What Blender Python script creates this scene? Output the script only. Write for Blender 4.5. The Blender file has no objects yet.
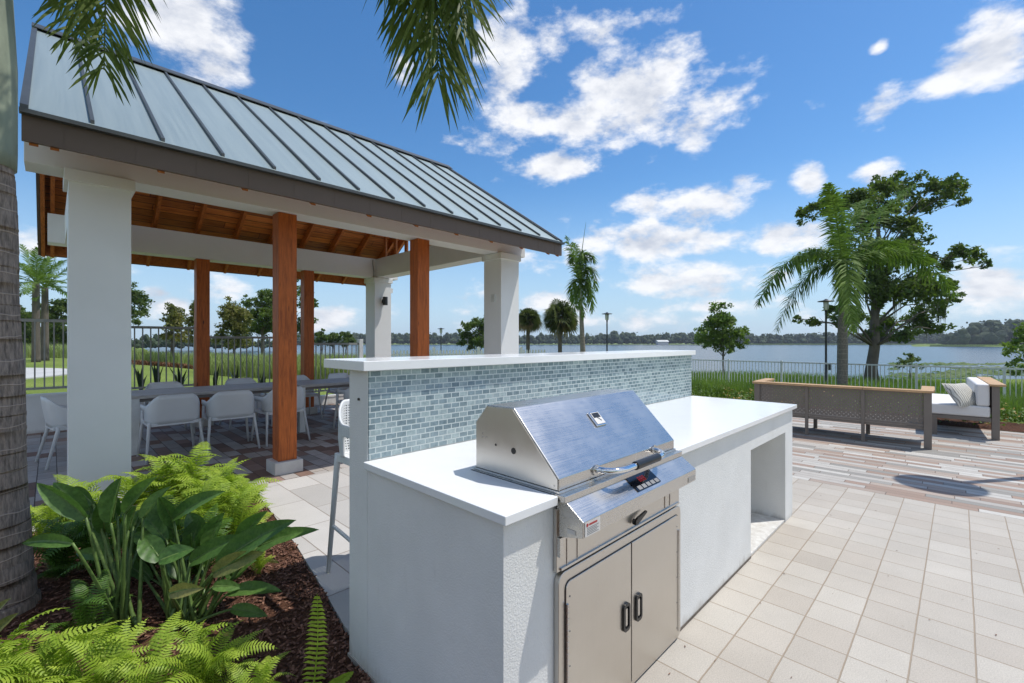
import bpy, bmesh, math, random
from mathutils import Vector, Matrix, noise
R = random.Random(7)
S = bpy.context.scene
COL = S.collection
CA, SA = math.cos(math.radians(44.6)), math.sin(math.radians(44.6))
EYE, FPX = 1.426, 455.0

def at(px, py, d):
    """point seen at pixel (px, py) of the photograph, d metres in front of the camera"""
    u = (px - 512) / FPX
    return Vector((d * (CA + SA * u), d * (SA - CA * u), EYE - (py - 341.5) / FPX * d))

def gat(px, py, z=0.0):
    d = FPX * (EYE - z) / (py - 341.5)
    p = at(px, py, d); p.z = z
    return p

# ------------------------------------------------------------------ mesh collector
class MB:
    def __init__(s): s.v = []; s.f = []; s.m = []
    def add(s, vs, fs, mi=0):
        n = len(s.v); s.v.extend([tuple(v) for v in vs])
        s.f.extend([tuple(i + n for i in f) for f in fs]); s.m.extend([mi] * len(fs))
    def box(s, x0, x1, y0, y1, z0, z1, mi=0, M=None):
        vs = [Vector(p) for p in ((x0,y0,z0),(x1,y0,z0),(x1,y1,z0),(x0,y1,z0),(x0,y0,z1),(x1,y0,z1),(x1,y1,z1),(x0,y1,z1))]
        if M is not None: vs = [M @ v for v in vs]
        s.add(vs, [(0,3,2,1),(4,5,6,7),(0,1,5,4),(1,2,6,5),(2,3,7,6),(3,0,4,7)], mi)
    def prism(s, pts, ax, a, b, mi=0):
        """2-D outline pts extruded along axis ax from a to b"""
        def P(p, t):
            return {'x': (t, p[0], p[1]), 'y': (p[0], t, p[1]), 'z': (p[0], p[1], t)}[ax]
        n = len(pts)
        vs = [P(p, a) for p in pts] + [P(p, b) for p in pts]
        fs = [tuple(range(n)), tuple(range(2*n-1, n-1, -1))] + [(i, n+i, n+(i+1) % n, (i+1) % n) for i in range(n)]
        s.add(vs, fs, mi)
    def tube(s, path, rad, n=8, cap=True, mi=0, sx=1.0, close=False):
        path = [Vector(p) for p in path]
        if not hasattr(rad, '__len__'): rad = [rad] * len(path)
        vs = []; up = None
        for i, p in enumerate(path):
            t = (path[min(i+1, len(path)-1)] - path[max(i-1, 0)])
            t = t.normalized() if t.length > 1e-9 else Vector((0,0,1))
            if up is None:
                up = Vector((0,0,1)) if abs(t.z) < .9 else Vector((1,0,0))
            a = t.cross(up)
            if a.length < 1e-6: a = t.orthogonal()
            a.normalize(); b = t.cross(a).normalized(); up = -b if up.dot(-b) > 0 else b
            b2 = a.cross(t).normalized(); up = b2
            for k in range(n):
                w = 2*math.pi*k/n
                vs.append(p + (a*math.cos(w)*sx + b2*math.sin(w)) * rad[i])
        fs = []
        for i in range(len(path)-1):
            for k in range(n):
                fs.append((i*n+k, i*n+(k+1) % n, (i+1)*n+(k+1) % n, (i+1)*n+k))
        if cap:
            fs.append(tuple(range(n-1, -1, -1))); fs.append(tuple((len(path)-1)*n+k for k in range(n)))
        s.add(vs, fs, mi)
    def lathe(s, prof, c=(0,0,0), n=16, mi=0):
        vs = []; c = Vector(c)
        for r, z in prof:
            for k in range(n):
                w = 2*math.pi*k/n
                vs.append(c + Vector((r*math.cos(w), r*math.sin(w), z)))
        fs = []
        for i in range(len(prof)-1):
            for k in range(n):
                fs.append((i*n+k, i*n+(k+1) % n, (i+1)*n+(k+1) % n, (i+1)*n+k))
        fs.append(tuple(range(n-1,-1,-1))); fs.append(tuple((len(prof)-1)*n+k for k in range(n)))
        s.add(vs, fs, mi)
    def build(s, name, mats, parent=None, smooth=False, bevel=0, bseg=2, angle=None):
        me = bpy.data.meshes.new(name)
        me.from_pydata(s.v, [], s.f)
        if not isinstance(mats, (list, tuple)): mats = [mats]
        for m in mats: me.materials.append(m)
        if len(mats) > 1: me.polygons.foreach_set('material_index', s.m)
        me.update()
        if len(s.f) < 20000:
            bm = bmesh.new(); bm.from_mesh(me); bmesh.ops.recalc_face_normals(bm, faces=bm.faces); bm.to_mesh(me); bm.free()
        if smooth: me.polygons.foreach_set('use_smooth', [True]*len(me.polygons))
        o = bpy.data.objects.new(name, me); COL.objects.link(o)
        if parent is not None:
            o.parent = parent
            o.matrix_parent_inverse = (Matrix.LocRotScale(parent.location, parent.rotation_euler, None)).inverted() if parent.type == 'EMPTY' else Matrix.Identity(4)
            if parent.parent is not None and parent.type == 'EMPTY': pass
        if bevel:
            b = o.modifiers.new('bevel', 'BEVEL'); b.width = bevel; b.segments = bseg; b.limit_method = 'ANGLE'; b.angle_limit = math.radians(40)
            if smooth is False:
                me.polygons.foreach_set('use_smooth', [True]*len(me.polygons)); b.harden_normals = True
        if angle:
            me.polygons.foreach_set('use_smooth', [True]*len(me.polygons)); me.set_sharp_from_angle(angle=math.radians(angle))
        return o

def tag(o, label=None, cat=None, group=None, kind=None):
    if label: o['label'] = label
    if cat: o['category'] = cat
    if group: o['group'] = group
    if kind: o['kind'] = kind
    return o

def thing(name, label, cat, loc=(0,0,0), rz=0, group=None):
    o = bpy.data.objects.new(name, None); COL.objects.link(o); o.empty_display_size = .1
    o.location = loc; o.rotation_euler = (0,0,rz)
    return tag(o, label, cat, group)

def dup(root, loc, rz=0, label=None, group=None, scale=None, tilt=None):
    r = root.copy(); COL.objects.link(r); r.location = loc; r.rotation_euler = (tilt or (0,0))[0:2] + (rz,) if tilt else (0,0,rz)
    if scale: r.scale = (scale,)*3
    if label: r['label'] = label
    if group: r['group'] = group
    for ch in list(root.children):
        c = ch.copy(); COL.objects.link(c); c.parent = r
        for g in list(ch.children):
            d = g.copy(); COL.objects.link(d); d.parent = c
    return r

# ------------------------------------------------------------------ materials
class NT:
    def __init__(s, name):
        s.m = bpy.data.materials.new(name); s.m.use_nodes = True; s.t = s.m.node_tree; s.b = s.t.nodes['Principled BSDF']
    def n(s, typ, **kw):
        nd = s.t.nodes.new('ShaderNode' + typ)
        for k, v in kw.items(): setattr(nd, k, v)
        return nd
    def l(s, a, b): s.t.links.new(a, b)
    def math(s, op, a, b=None, c=None, clamp=False):
        nd = s.n('Math', operation=op); nd.use_clamp = clamp
        for i, v in enumerate((a, b, c)):
            if v is None: continue
            if isinstance(v, (int, float)): nd.inputs[i].default_value = v
            else: s.l(v, nd.inputs[i])
        return nd.outputs[0]
    def mix(s, fac, a, b, typ='MIX'):
        nd = s.n('Mix', data_type='RGBA', blend_type=typ)
        for i, v in ((0, fac), (6, a), (7, b)):
            if isinstance(v, (int, float)): nd.inputs[i].default_value = v
            elif isinstance(v, (tuple, list)): nd.inputs[i].default_value = tuple(v)[:3] + (1,)
            else: s.l(v, nd.inputs[i])
        return nd.outputs[2]
    def ramp(s, fac, stops, interp='LINEAR'):
        nd = s.n('ValToRGB'); cr = nd.color_ramp; cr.interpolation = interp
        while len(cr.elements) < len(stops): cr.elements.new(.5)
        for e, (p, c) in zip(cr.elements, stops):
            e.position = p; e.color = tuple(c)[:3] + (1,) if hasattr(c, '__len__') else (c, c, c, 1)
        s.l(fac, nd.inputs[0]); return nd.outputs[0]
    def coord(s, kind='Object', scale=(1,1,1)):
        tc = s.n('TexCoord'); mp = s.n('Mapping'); mp.inputs['Scale'].default_value = scale
        s.l(tc.outputs[kind], mp.inputs[0]); return mp.outputs[0]
    def noise(s, co, scale, detail=3, rough=.5, dist=0):
        nd = s.n('TexNoise'); nd.inputs['Scale'].default_value = scale; nd.inputs['Detail'].default_value = detail
        nd.inputs['Roughness'].default_value = rough; nd.inputs['Distortion'].default_value = dist
        if co is not None: s.l(co, nd.inputs['Vector'])
        return nd.outputs[0]
    def bump(s, h, strength=.3, dist=.01, prev=None):
        nd = s.n('Bump'); nd.inputs['Strength'].default_value = strength; nd.inputs['Distance'].default_value = dist
        s.l(h, nd.inputs['Height'])
        if prev is not None: s.l(prev, nd.inputs['Normal'])
        s.l(nd.outputs[0], s.b.inputs['Normal']); return nd.outputs[0]
    def set(s, **kw):
        for k, v in kw.items():
            k = k.replace('_', ' ')
            i = s.b.inputs[k]
            if isinstance(v, (int, float)): i.default_value = v
            elif isinstance(v, (tuple, list)): i.default_value = tuple(v)[:3] + (1,)
            else: s.l(v, i)
        return s.m

def simple(name, c, rough=.6, metal=0, var=.12, vs=6, bump=0, bs=60, c2=None, spec=None, stretch=(1,1,1), bd=.004, sat=None):
    N = NT(name); co = N.coord('Object', stretch)
    nz = N.noise(co, vs, 4, .6)
    c2 = c2 or tuple(x*(1-var*2) for x in c)
    colr = N.ramp(nz, [(.3, c2), (.7, c)])
    N.set(Base_Color=colr, Roughness=rough, Metallic=metal)
    if spec is not None: N.set(Specular_IOR_Level=spec)
    if bump: N.bump(N.noise(co, bs, 4, .6), bump, bd)
    return N.m

def cells(N, u, v, w, h, stagger=0, joint=.004, soft=.002, wob=0):
    if wob:
        wc = N.coord(); u = N.math('ADD', u, N.math('MULTIPLY', N.math('SUBTRACT', N.noise(wc, 5, 4, .7), .5), wob)); v = N.math('ADD', v, N.math('MULTIPLY', N.math('SUBTRACT', N.noise(wc, 6.3, 4, .7), .5), wob))
    row = N.math('FLOOR', N.math('DIVIDE', v, h))
    uu = N.math('DIVIDE', u, w)
    if stagger == 1: uu = N.math('ADD', uu, N.math('MULTIPLY', row, .5))
    if stagger == 2:
        wn = N.n('TexWhiteNoise', noise_dimensions='1D'); N.l(row, wn.inputs['W']); uu = N.math('ADD', uu, wn.outputs[0])
    col = N.math('FLOOR', uu)
    cb = N.n('CombineXYZ'); N.l(col, cb.inputs[0]); N.l(row, cb.inputs[1])
    wn = N.n('TexWhiteNoise', noise_dimensions='2D'); N.l(cb.outputs[0], wn.inputs['Vector'])
    sp = N.n('SeparateColor'); N.l(wn.outputs['Color'], sp.inputs[0])
    fu = N.math('MULTIPLY', N.math('FRACT', uu), w); fv = N.math('MULTIPLY', N.math('FRACT', N.math('DIVIDE', v, h)), h)
    e = N.math('MINIMUM', N.math('MINIMUM', fu, N.math('SUBTRACT', w, fu)), N.math('MINIMUM', fv, N.math('SUBTRACT', h, fv)))
    mr = N.n('MapRange'); mr.interpolation_type = 'SMOOTHSTEP'; N.l(e, mr.inputs[0])
    mr.inputs[1].default_value = joint/2; mr.inputs[2].default_value = joint/2 + soft
    return sp.outputs[0], sp.outputs[1], mr.outputs[0]

def cellmat(name, ua, va, w, h, stagger, joint, stops, jc, rough=.8, bump=.5, off=(0,0), soft=.002, dirt=.12, dscale=9, spec=.3, grain=180, dv=.25):
    N = NT(name); co = N.coord('Object'); sx = N.n('SeparateXYZ'); N.l(co, sx.inputs[0])
    u = N.math('SUBTRACT', sx.outputs['XYZ'.index(ua)], off[0] - 100*w); v = N.math('SUBTRACT', sx.outputs['XYZ'.index(va)], off[1] - 100*h)
    r1, r2, m = cells(N, u, v, w, h, stagger, joint, soft, .006)
    colr = N.ramp(r1, stops, 'CONSTANT' if len(stops) > 2 else 'LINEAR')
    vb = N.ramp(r2, [(0, (1-dv,)*3), (1, (1,1,1))])
    colr = N.mix(1.0, colr, vb, 'MULTIPLY')
    d = N.noise(co, dscale, 5, .65)
    colr = N.mix(N.ramp(d, [(.35, (dirt*2,)*3), (.65, (0,0,0))]), colr, tuple(x*.55 for x in stops[0][1]))
    g = N.noise(co, grain, 2, .6)
    colr = N.mix(1.0, colr, N.ramp(g, [(.3, (.82,.82,.82)), (.7, (1.08,1.08,1.08))]), 'MULTIPLY')
    colr = N.mix(m, jc, colr)
    N.set(Base_Color=colr, Roughness=rough, Specular_IOR_Level=spec)
    h1 = N.math('ADD', m, N.math('MULTIPLY', g, .25))
    h1 = N.math('ADD', h1, N.math('MULTIPLY', r2, .25))
    N.bump(h1, bump, .004)
    return N.m

M = {}
# white masonry and paint
def stucco():
    N = NT('white_stucco'); co = N.coord()
    n1 = N.noise(co, 150, 3, .6); n2 = N.noise(co, 3, 4, .6)
    c = N.ramp(n2, [(.3, (.69,.69,.665)), (.7, (.77,.77,.745))]); sx = N.n('SeparateXYZ'); N.l(co, sx.inputs[0])
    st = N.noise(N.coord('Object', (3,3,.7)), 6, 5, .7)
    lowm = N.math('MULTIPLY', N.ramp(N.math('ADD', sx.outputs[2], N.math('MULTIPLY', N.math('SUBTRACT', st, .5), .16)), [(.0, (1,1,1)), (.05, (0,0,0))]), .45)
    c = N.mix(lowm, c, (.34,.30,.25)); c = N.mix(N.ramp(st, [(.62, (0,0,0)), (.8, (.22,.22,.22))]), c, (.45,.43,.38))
    N.set(Base_Color=c, Roughness=.85, Specular_IOR_Level=.25)
    N.bump(n1, .55, .004); return N.m
M['stucco'] = stucco()
M['paint'] = simple('white_painted_board', (.80,.805,.785), .5, vs=2.5, var=.03, bump=.06, bs=30)
M['quartz'] = simple('white_quartz', (.84,.845,.84), .16, vs=9, var=.015, spec=.5)
M['concrete'] = simple('pale_concrete', (.62,.61,.58), .85, vs=7, var=.08, bump=.3, bs=90)
M['path'] = simple('path_concrete', (.52,.52,.50), .85, vs=1.2, var=.08, bump=.2, bs=40)
def wood(name, c1, c2, axis, knots=True, rough=.5):
    N = NT(name); st = {'x': (.7,9,9), 'y': (9,.7,9), 'z': (9,9,.7)}[axis]
    co = N.coord('Object', st); g = N.noise(co, 3.2, 6, .65, 1.2)
    g2 = N.noise(co, 14, 3, .6)
    c = N.ramp(g, [(.28, c2), (.5, c1), (.72, tuple(x*1.25 for x in c1))])
    c = N.mix(1.0, c, N.ramp(g2, [(.3, (.78,.74,.7)), (.65, (1.05,1.05,1.05))]), 'MULTIPLY')
    if knots:
        vo = N.n('TexVoronoi'); N.l(N.coord('Object', {'x': (1,4,4), 'y': (4,1,4), 'z': (4,4,1)}[axis]), vo.inputs['Vector']); vo.inputs['Scale'].default_value = 1.7
        k = N.ramp(vo.outputs['Distance'], [(.03, (1,1,1)), (.09, (0,0,0))])
        c = N.mix(k, c, tuple(x*.25 for x in c2))
    N.set(Base_Color=c, Roughness=rough, Specular_IOR_Level=.35); N.bump(g2, .15, .003); return N.m
M['post_wood'] = wood('stained_cedar_post', (.46,.118,.022), (.22,.05,.011), 'z')
M['rafter_wood'] = wood('stained_rafter', (.52,.17,.035), (.28,.08,.018), 'y')
def ceiling():
    N = NT('stained_ceiling_boards'); co = N.coord('Object', (.7,6,6)); g = N.noise(co, 3.5, 6, .65, 1.0)
    c = N.ramp(g, [(.28, (.34,.09,.018)), (.55, (.68,.25,.05)), (.75, (.80,.35,.08))])
    sx = N.n('SeparateXYZ'); N.l(N.coord(), sx.inputs[0])
    r1, r2, m = cells(N, N.math('ADD', sx.outputs[0], 50), N.math('ADD', sx.outputs[1], 50), 1.9, .115, 2, .006)
    c = N.mix(1.0, c, N.ramp(r1, [(0, (.62,.58,.55)), (1, (1.15,1.1,1.1))]), 'MULTIPLY')
    c = N.mix(m, (.05,.015,.006), c)
    N.set(Base_Color=c, Roughness=.5); N.bump(m, .4, .004); return N.m
M['ceiling'] = ceiling()
M['teak'] = wood('weathered_teak', (.56,.37,.20), (.38,.24,.13), 'y', False, .6)
M['greyslat'] = wood('grey_slat', (.46,.44,.41), (.32,.305,.285), 'x', False, .55)
def metal(name, c, rough, aniso=True, bump=.04, st=(1,60,60), metal=1, smear=.3):
    N = NT(name); co = N.coord('Object', st); g = N.noise(co, 6, 3, .6); sm = N.noise(N.coord(), 4, 5, .7)
    N.set(Base_Color=N.ramp(sm, [(.25, tuple(x*(1-smear) for x in c)), (.7, c)]), Metallic=metal,
          Roughness=N.math('ADD', N.math('MULTIPLY', N.math('ADD', N.math('MULTIPLY', g, .5), N.math('MULTIPLY', sm, .7)), rough), rough*.35))
    N.bump(g, bump, .002); return N.m
M['steel'] = metal('brushed_stainless', (.64,.62,.59), .30, smear=.08, bump=.012)
M['steel_v'] = metal('brushed_stainless_upright', (.64,.61,.565), .36, st=(60,60,1.2), smear=.08, bump=.015)
M['chrome'] = metal('polished_handle', (.8,.8,.8), .07, bump=0, smear=.05)
def roofmat():
    N = NT('galvalume_roof'); s1 = N.noise(N.coord('Object', (22,.5,.5)), 1.6, 4, .6); s2 = N.noise(N.coord('Object', (1,.25,.25)), 1.1, 2, .5)
    N.set(Base_Color=N.ramp(s1, [(.25, (.335,.405,.40)), (.7, (.375,.445,.44))]), Metallic=.45, Roughness=N.ramp(s1, [(.2, .36), (.8, .44)]))
    N.bump(s2, .25, .02); return N.m
M['roofm'] = roofmat()
M['seam'] = simple('dark_roof_seam', (.085,.095,.10), .45, .3)
M['fascia'] = simple('bronze_fascia', (.135,.092,.068), .5, .1, vs=2, var=.06)
M['black'] = simple('black_plastic', (.015,.015,.016), .35)
M['blackpaint'] = simple('black_painted_metal', (.02,.021,.023), .4)
M['display'] = simple('display_glass', (.01,.012,.018), .08)
M['taupe'] = simple('taupe_metal', (.20,.172,.148), .5, .1, vs=4, var=.05)
M['resin'] = simple('light_grey_resin', (.66,.68,.68), .45, vs=3, var=.04)
M['resin_w'] = simple('white_resin', (.70,.72,.72), .45, vs=3, var=.03)
M['cushion'] = simple('white_cushion', (.78,.77,.75), .9, vs=5, var=.03, bump=.2, bs=200)
M['galv'] = simple('grey_fence_paint', (.72,.74,.71), .5, 0)
M['galvdark'] = simple('taupe_fence_paint', (.34,.34,.31), .5, 0)
M['whitevinyl'] = simple('white_vinyl', (.74,.74,.72), .5)
M['lampglass'] = simple('lamp_glass', (.75,.76,.74), .2)
M['red'] = simple('red_print', (.45,.03,.03), .5)
M['sticker'] = simple('white_sticker', (.75,.73,.70), .5)
M['print'] = simple('grey_print', (.25,.25,.25), .5)
def tile():
    N = NT('glass_mosaic'); co = N.coord(); sx = N.n('SeparateXYZ'); N.l(co, sx.inputs[0])
    r1, r2, m = cells(N, N.math('ADD', sx.outputs[0], 10), N.math('SUBTRACT', sx.outputs[2], .9115), .052, .0258, 1, .0034, .0012)
    c = N.ramp(r1, [(0, (.18,.245,.27)), (.22, (.23,.305,.33)), (.48, (.29,.365,.38)), (.72, (.35,.43,.435)), (.9, (.21,.28,.30))], 'CONSTANT')
    c = N.mix(1.0, c, N.ramp(N.noise(co, 70, 3, .6), [(.3, (.75,.78,.8)), (.7, (1.12,1.12,1.12))]), 'MULTIPLY')
    c = N.mix(m, (.50,.56,.55), c)
    N.set(Base_Color=c, Roughness=N.ramp(m, [(0, .8), (1, .12)]), Specular_IOR_Level=.6)
    h = N.math('ADD', m, N.math('MULTIPLY', r2, .5)); N.bump(h, .35, .003); return N.m
M['tile'] = tile()
M['paver'] = cellmat('cream_paver', 'X', 'Y', .212, .2075, 0, .004, [(0, (.48,.435,.375)), (1, (.54,.505,.445))], (.33,.27,.205), off=(2.116,.782), bump=.6, dirt=.10, dscale=2.2, dv=.07)
M['slab'] = cellmat('white_slab_paver', 'Y', 'X', .62, .31, 2, .006, [(0, (.55,.53,.50)), (1, (.64,.62,.59))], (.30,.26,.225), off=(.1,.05), bump=.6, dirt=.08, dscale=2)
M['mixpaver'] = cellmat('brown_grey_paver', 'Y', 'X', .305, .15, 2, .005, [(0, (.23,.145,.11)), (.2, (.43,.39,.35)), (.45, (.32,.22,.175)), (.62, (.50,.47,.44)), (.85, (.37,.36,.335))], (.07,.055,.045), off=(.1,.05), bump=.6)
M['plank'] = cellmat('plank_paver', 'Y', 'X', .61, .098, 2, .005, [(0, (.53,.50,.455)), (.26, (.385,.28,.22)), (.50, (.34,.33,.30)), (.70, (.60,.58,.53)), (.86, (.44,.36,.30))], (.20,.16,.135), off=(.1,5.46), bump=.6, dv=.18)
def leafmat(name, c1, c2, rough=.45, trans=.25, vs=3, c3=None):
    N = NT(name); co = N.coord(); n1 = N.noise(co, vs, 4, .65); n2 = N.noise(co, vs*14, 2, .6)
    c = N.ramp(n1, [(.3, c1), (.68, c2)] + ([(.8, c3)] if c3 else []))
    c = N.mix(1.0, c, N.ramp(n2, [(.3, (.75,.75,.75)), (.7, (1.2,1.2,1.2))]), 'MULTIPLY')
    N.set(Base_Color=c, Roughness=rough, Specular_IOR_Level=.12 if 'palm' in name else .35)
    if trans:
        tr = N.n('BsdfTranslucent'); N.l(N.mix(1.0, c, (1.2,1.35,.7), 'MULTIPLY'), tr.inputs[0])
        ms = N.n('MixShader'); ms.inputs[0].default_value = trans
        N.l(N.b.outputs[0], ms.inputs[1]); N.l(tr.outputs[0], ms.inputs[2]); N.l(ms.outputs[0], N.t.nodes['Material Output'].inputs[0])
    return N.m
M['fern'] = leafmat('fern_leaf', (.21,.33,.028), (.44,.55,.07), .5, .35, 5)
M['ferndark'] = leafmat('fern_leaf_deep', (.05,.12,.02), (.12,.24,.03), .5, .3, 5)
M['bop'] = leafmat('paddle_leaf', (.05,.12,.03), (.13,.24,.055), .38, .25, 5)
M['bopstem'] = leafmat('paddle_stalk', (.085,.15,.04), (.15,.23,.06), .4, .1, 4)
M['bopold'] = leafmat('paddle_leaf_yellowed', (.13,.17,.05), (.28,.26,.08), .5, .2, 8)
M['palm'] = leafmat('palm_leaf', (.08,.15,.03), (.19,.28,.06), .6, .3, 1.5)
M['palmnear'] = leafmat('palm_leaf_near', (.06,.10,.025), (.15,.19,.045), .5, .35, 3, (.40,.27,.05))
M['cabbage'] = leafmat('fan_palm_leaf', (.05,.075,.022), (.12,.14,.045), .5, .2, 1.2)
M['cabbagedry'] = leafmat('fan_palm_dry', (.20,.15,.07), (.30,.23,.11), .7, .2, 1.2)
M['oak'] = leafmat('tree_leaf', (.06,.11,.022), (.15,.20,.045), .55, .4, .9)
M['tree2'] = leafmat('young_tree_leaf', (.09,.16,.028), (.20,.28,.06), .5, .35, 1.2, (.28,.22,.08))
M['rust'] = leafmat('cypress_leaf', (.11,.15,.035), (.24,.21,.06), .6, .3, .8, (.34,.18,.06))
M['shrub'] = leafmat('shrub_leaf', (.06,.12,.02), (.16,.25,.04), .5, .3, 3)
M['grass'] = leafmat('reed_grass', (.10,.17,.030), (.22,.32,.06), .6, .35, .6)
M['reed'] = leafmat('reed_pale', (.20,.26,.08), (.36,.42,.16), .7, .3, .6)
M['woods'] = leafmat('far_wood', (.022,.040,.020), (.060,.085,.035), .9, 0, .05)
M['moss'] = simple('spanish_moss', (.17,.17,.13), .9)
M['agave'] = leafmat('spiky_leaf', (.03,.055,.025), (.07,.10,.04), .4, .05, 3)
M['flower'] = simple('dry_flower_tuft', (.22,.10,.04), .8, vs=3, var=.2, c2=(.12,.055,.025))
M['bark'] = simple('tree_bark', (.16,.135,.11), .9, vs=8, var=.2, bump=.8, bs=14, stretch=(1,1,.3), bd=.03)
def lawn():
    N = NT('lawn'); co = N.coord(); n1 = N.noise(co, .35, 4, .6); n2 = N.noise(co, 30, 3, .7)
    c = N.ramp(n1, [(.3, (.13,.19,.04)), (.7, (.22,.28,.065))])
    c = N.mix(1.0, c, N.ramp(n2, [(.3, (.6,.6,.6)), (.7, (1.25,1.25,1.25))]), 'MULTIPLY')
    N.set(Base_Color=c, Roughness=.9, Specular_IOR_Level=.1); N.bump(n2, .6, .03); return N.m
M['lawn'] = lawn()
def mulch():
    N = NT('mulch'); co = N.coord(); n1 = N.noise(co, 45, 4, .7); n2 = N.noise(co, 6, 3, .5)
    c = N.ramp(n1, [(.3, (.035,.018,.012)), (.55, (.12,.058,.036)), (.75, (.24,.13,.085))])
    N.set(Base_Color=c, Roughness=.9, Specular_IOR_Level=.1); N.bump(n1, 1, .03); return N.m
M['mulch'] = mulch()
def chip():
    N = NT('mulch_chip'); oi = N.noise(N.coord(), 60, 1)
    N.set(Base_Color=N.ramp(oi, [(.3, (.05,.022,.014)), (.5, (.14,.062,.038)), (.7, (.30,.165,.11))]), Roughness=.9); return N.m
M['chip'] = chip()
def water():
    N = NT('lake_water'); co = N.coord('Object', (1,1,1)); n1 = N.noise(co, 1.3, 4, .6); n2 = N.noise(co, .02, 3, .5)
    N.set(Base_Color=(.035,.06,.08), Roughness=.22, Specular_IOR_Level=.5)
    N.b.inputs['IOR'].default_value = 1.33
    N.bump(n1, .12, .12); return N.m
M['water'] = water()
def trunkm(name, g, c, ringz=.09):
    N = NT(name); co = N.coord(); sx = N.n('SeparateXYZ'); N.l(co, sx.inputs[0])
    nz = N.noise(N.coord('Object', (9,9,1.6)), 9, 4, .65); big = N.noise(co, 2.2, 3)
    z = N.math('ADD', N.math('DIVIDE', sx.outputs[2], ringz), N.math('MULTIPLY', big, .9))
    fr = N.math('FRACT', z); ring = N.ramp(fr, [(0, (1,1,1)), (.05, (0,0,0)), (.965, (0,0,0)), (1, (1,1,1))])
    cc = N.ramp(nz, [(.3, tuple(x*.35 for x in c)), (.5, tuple(x*.8 for x in c)), (.72, tuple(x*1.3 for x in c))])
    cc = N.mix(N.math('MULTIPLY', ring, .75), cc, tuple(min(1, x*1.9) for x in c))
    N.set(Base_Color=cc, Roughness=.85); N.bump(N.math('ADD', N.math('MULTIPLY', ring, .6), nz), .6, .012); return N.m
M['ptrunk'] = trunkm('ringed_palm_trunk', 0, (.29,.225,.175), .115)
M['ptrunkfar'] = trunkm('palm_trunk', 0, (.26,.225,.185), .16)
M['shaft'] = simple('green_crownshaft', (.27,.305,.215), .55, vs=11, var=.2, stretch=(1,1,.35))
# ------------------------------------------------------------------ terrain, water, paving
def ss(a, b, x):
    t = max(0., min(1., (x-a)/(b-a))); return t*t*(3-2*t)
def gz(x, y):
    D = x*CA + y*SA; r = x*SA - y*CA
    if y > 10.33: h = .52*(1 - ss(.3, 6.5, x))
    elif x > 10.66: h = 0.0
    else: return -.06
    if x > 10.66: h += -.42*ss(10.8, 18.5, x) - .5*ss(18.5, 34, x)
    if y > 10.33: h -= .35*ss(22, 40, D)
    k = r/max(D, 1e-3) if D > 5 else (9 if r > 0 else -9)
    L = ss(37 - 9*ss(.45, .75, k), 49 - 8*ss(.45, .75, k), D) * (1-ss(470, 500, D)) * (ss(-.86, -.72, k)) * (1 - ss(.84, .9, k)*ss(285, 310, D)) 
    return h*(1-L) + (-3.6)*L - (1.2*ss(440, 520, D))
def lines(dense0, dense1, step, far, extra=()):
    xs = [dense0 + i*step for i in range(int((dense1-dense0)/step)+1)]
    g = step; a = dense1
    while a < far: g *= 1.16; a += g; xs.append(a)
    g = step; a = dense0
    while a > -far: g *= 1.16; a -= g; xs.append(a)
    return sorted(set(xs) | set(extra))
def grid_mesh(name, xs, ys, fn, mat):
    mb = MB(); nx = len(xs)
    mb.v = [(x, y, fn(x, y)) for y in ys for x in xs]
    mb.f = [(j*nx+i, j*nx+i+1, (j+1)*nx+i+1, (j+1)*nx+i) for j in range(len(ys)-1) for i in range(nx-1)]
    mb.m = [0]*len(mb.f)
    return tag(mb.build(name, mat, smooth=True), kind='structure')
X0 = lines(-24, 66, 1.0, 3200, (10.62, 10.7)); Y0 = lines(-12, 66, 1.0, 3200, (10.30, 10.36))
grid_mesh('ground', X0, Y0, gz, M['lawn'])
def far_sheet():
    mb = MB(); a = 3200
    c = Vector((CA, SA, 0)); s = Vector((SA, -CA, 0))
    pts = [c*30 - s*60, c*30 + s*60, c*520 + s*800, c*520 - s*620]
    mb.add([(p.x, p.y, -2.0) for p in pts], [(0,1,2,3)])
    return tag(mb.build('lake', M['water']), kind='structure')
far_sheet()
def sheet(name, pts, z, mat, t=.05):
    mb = MB(); mb.prism(pts, 'z', z - t, z)
    return tag(mb.build(name, mat), kind='structure')
edge = [(.955, -3), (.955, 1.99), (1.02, 2.0), (1.035, 2.2), (1.10, 2.6), (1.207, 3.3), (1.335, 4.45), (1.39, 5.0)]
sheet('paver_patio', [(.955, -9), (5.46, -9), (5.46, 2.0), (.955, 2.0)], 0, M['paver'])
sheet('slab_patio', [(1.025, 2.004), (5.46, 2.004), (5.46, 4.95), (1.385, 4.95), (1.335, 4.45), (1.207, 3.3), (1.10, 2.6), (1.035, 2.2)], 0, M['slab'])
sheet('plank_patio', [(5.464, -9), (10.65, -9), (10.65, 4.95), (5.464, 4.95)], 0, M['plank'])
sheet('pavilion_floor', [(-7, 4.954), (10.65, 4.954), (10.65, 10.24), (-7, 10.24)], 0, M['mixpaver'])
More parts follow.
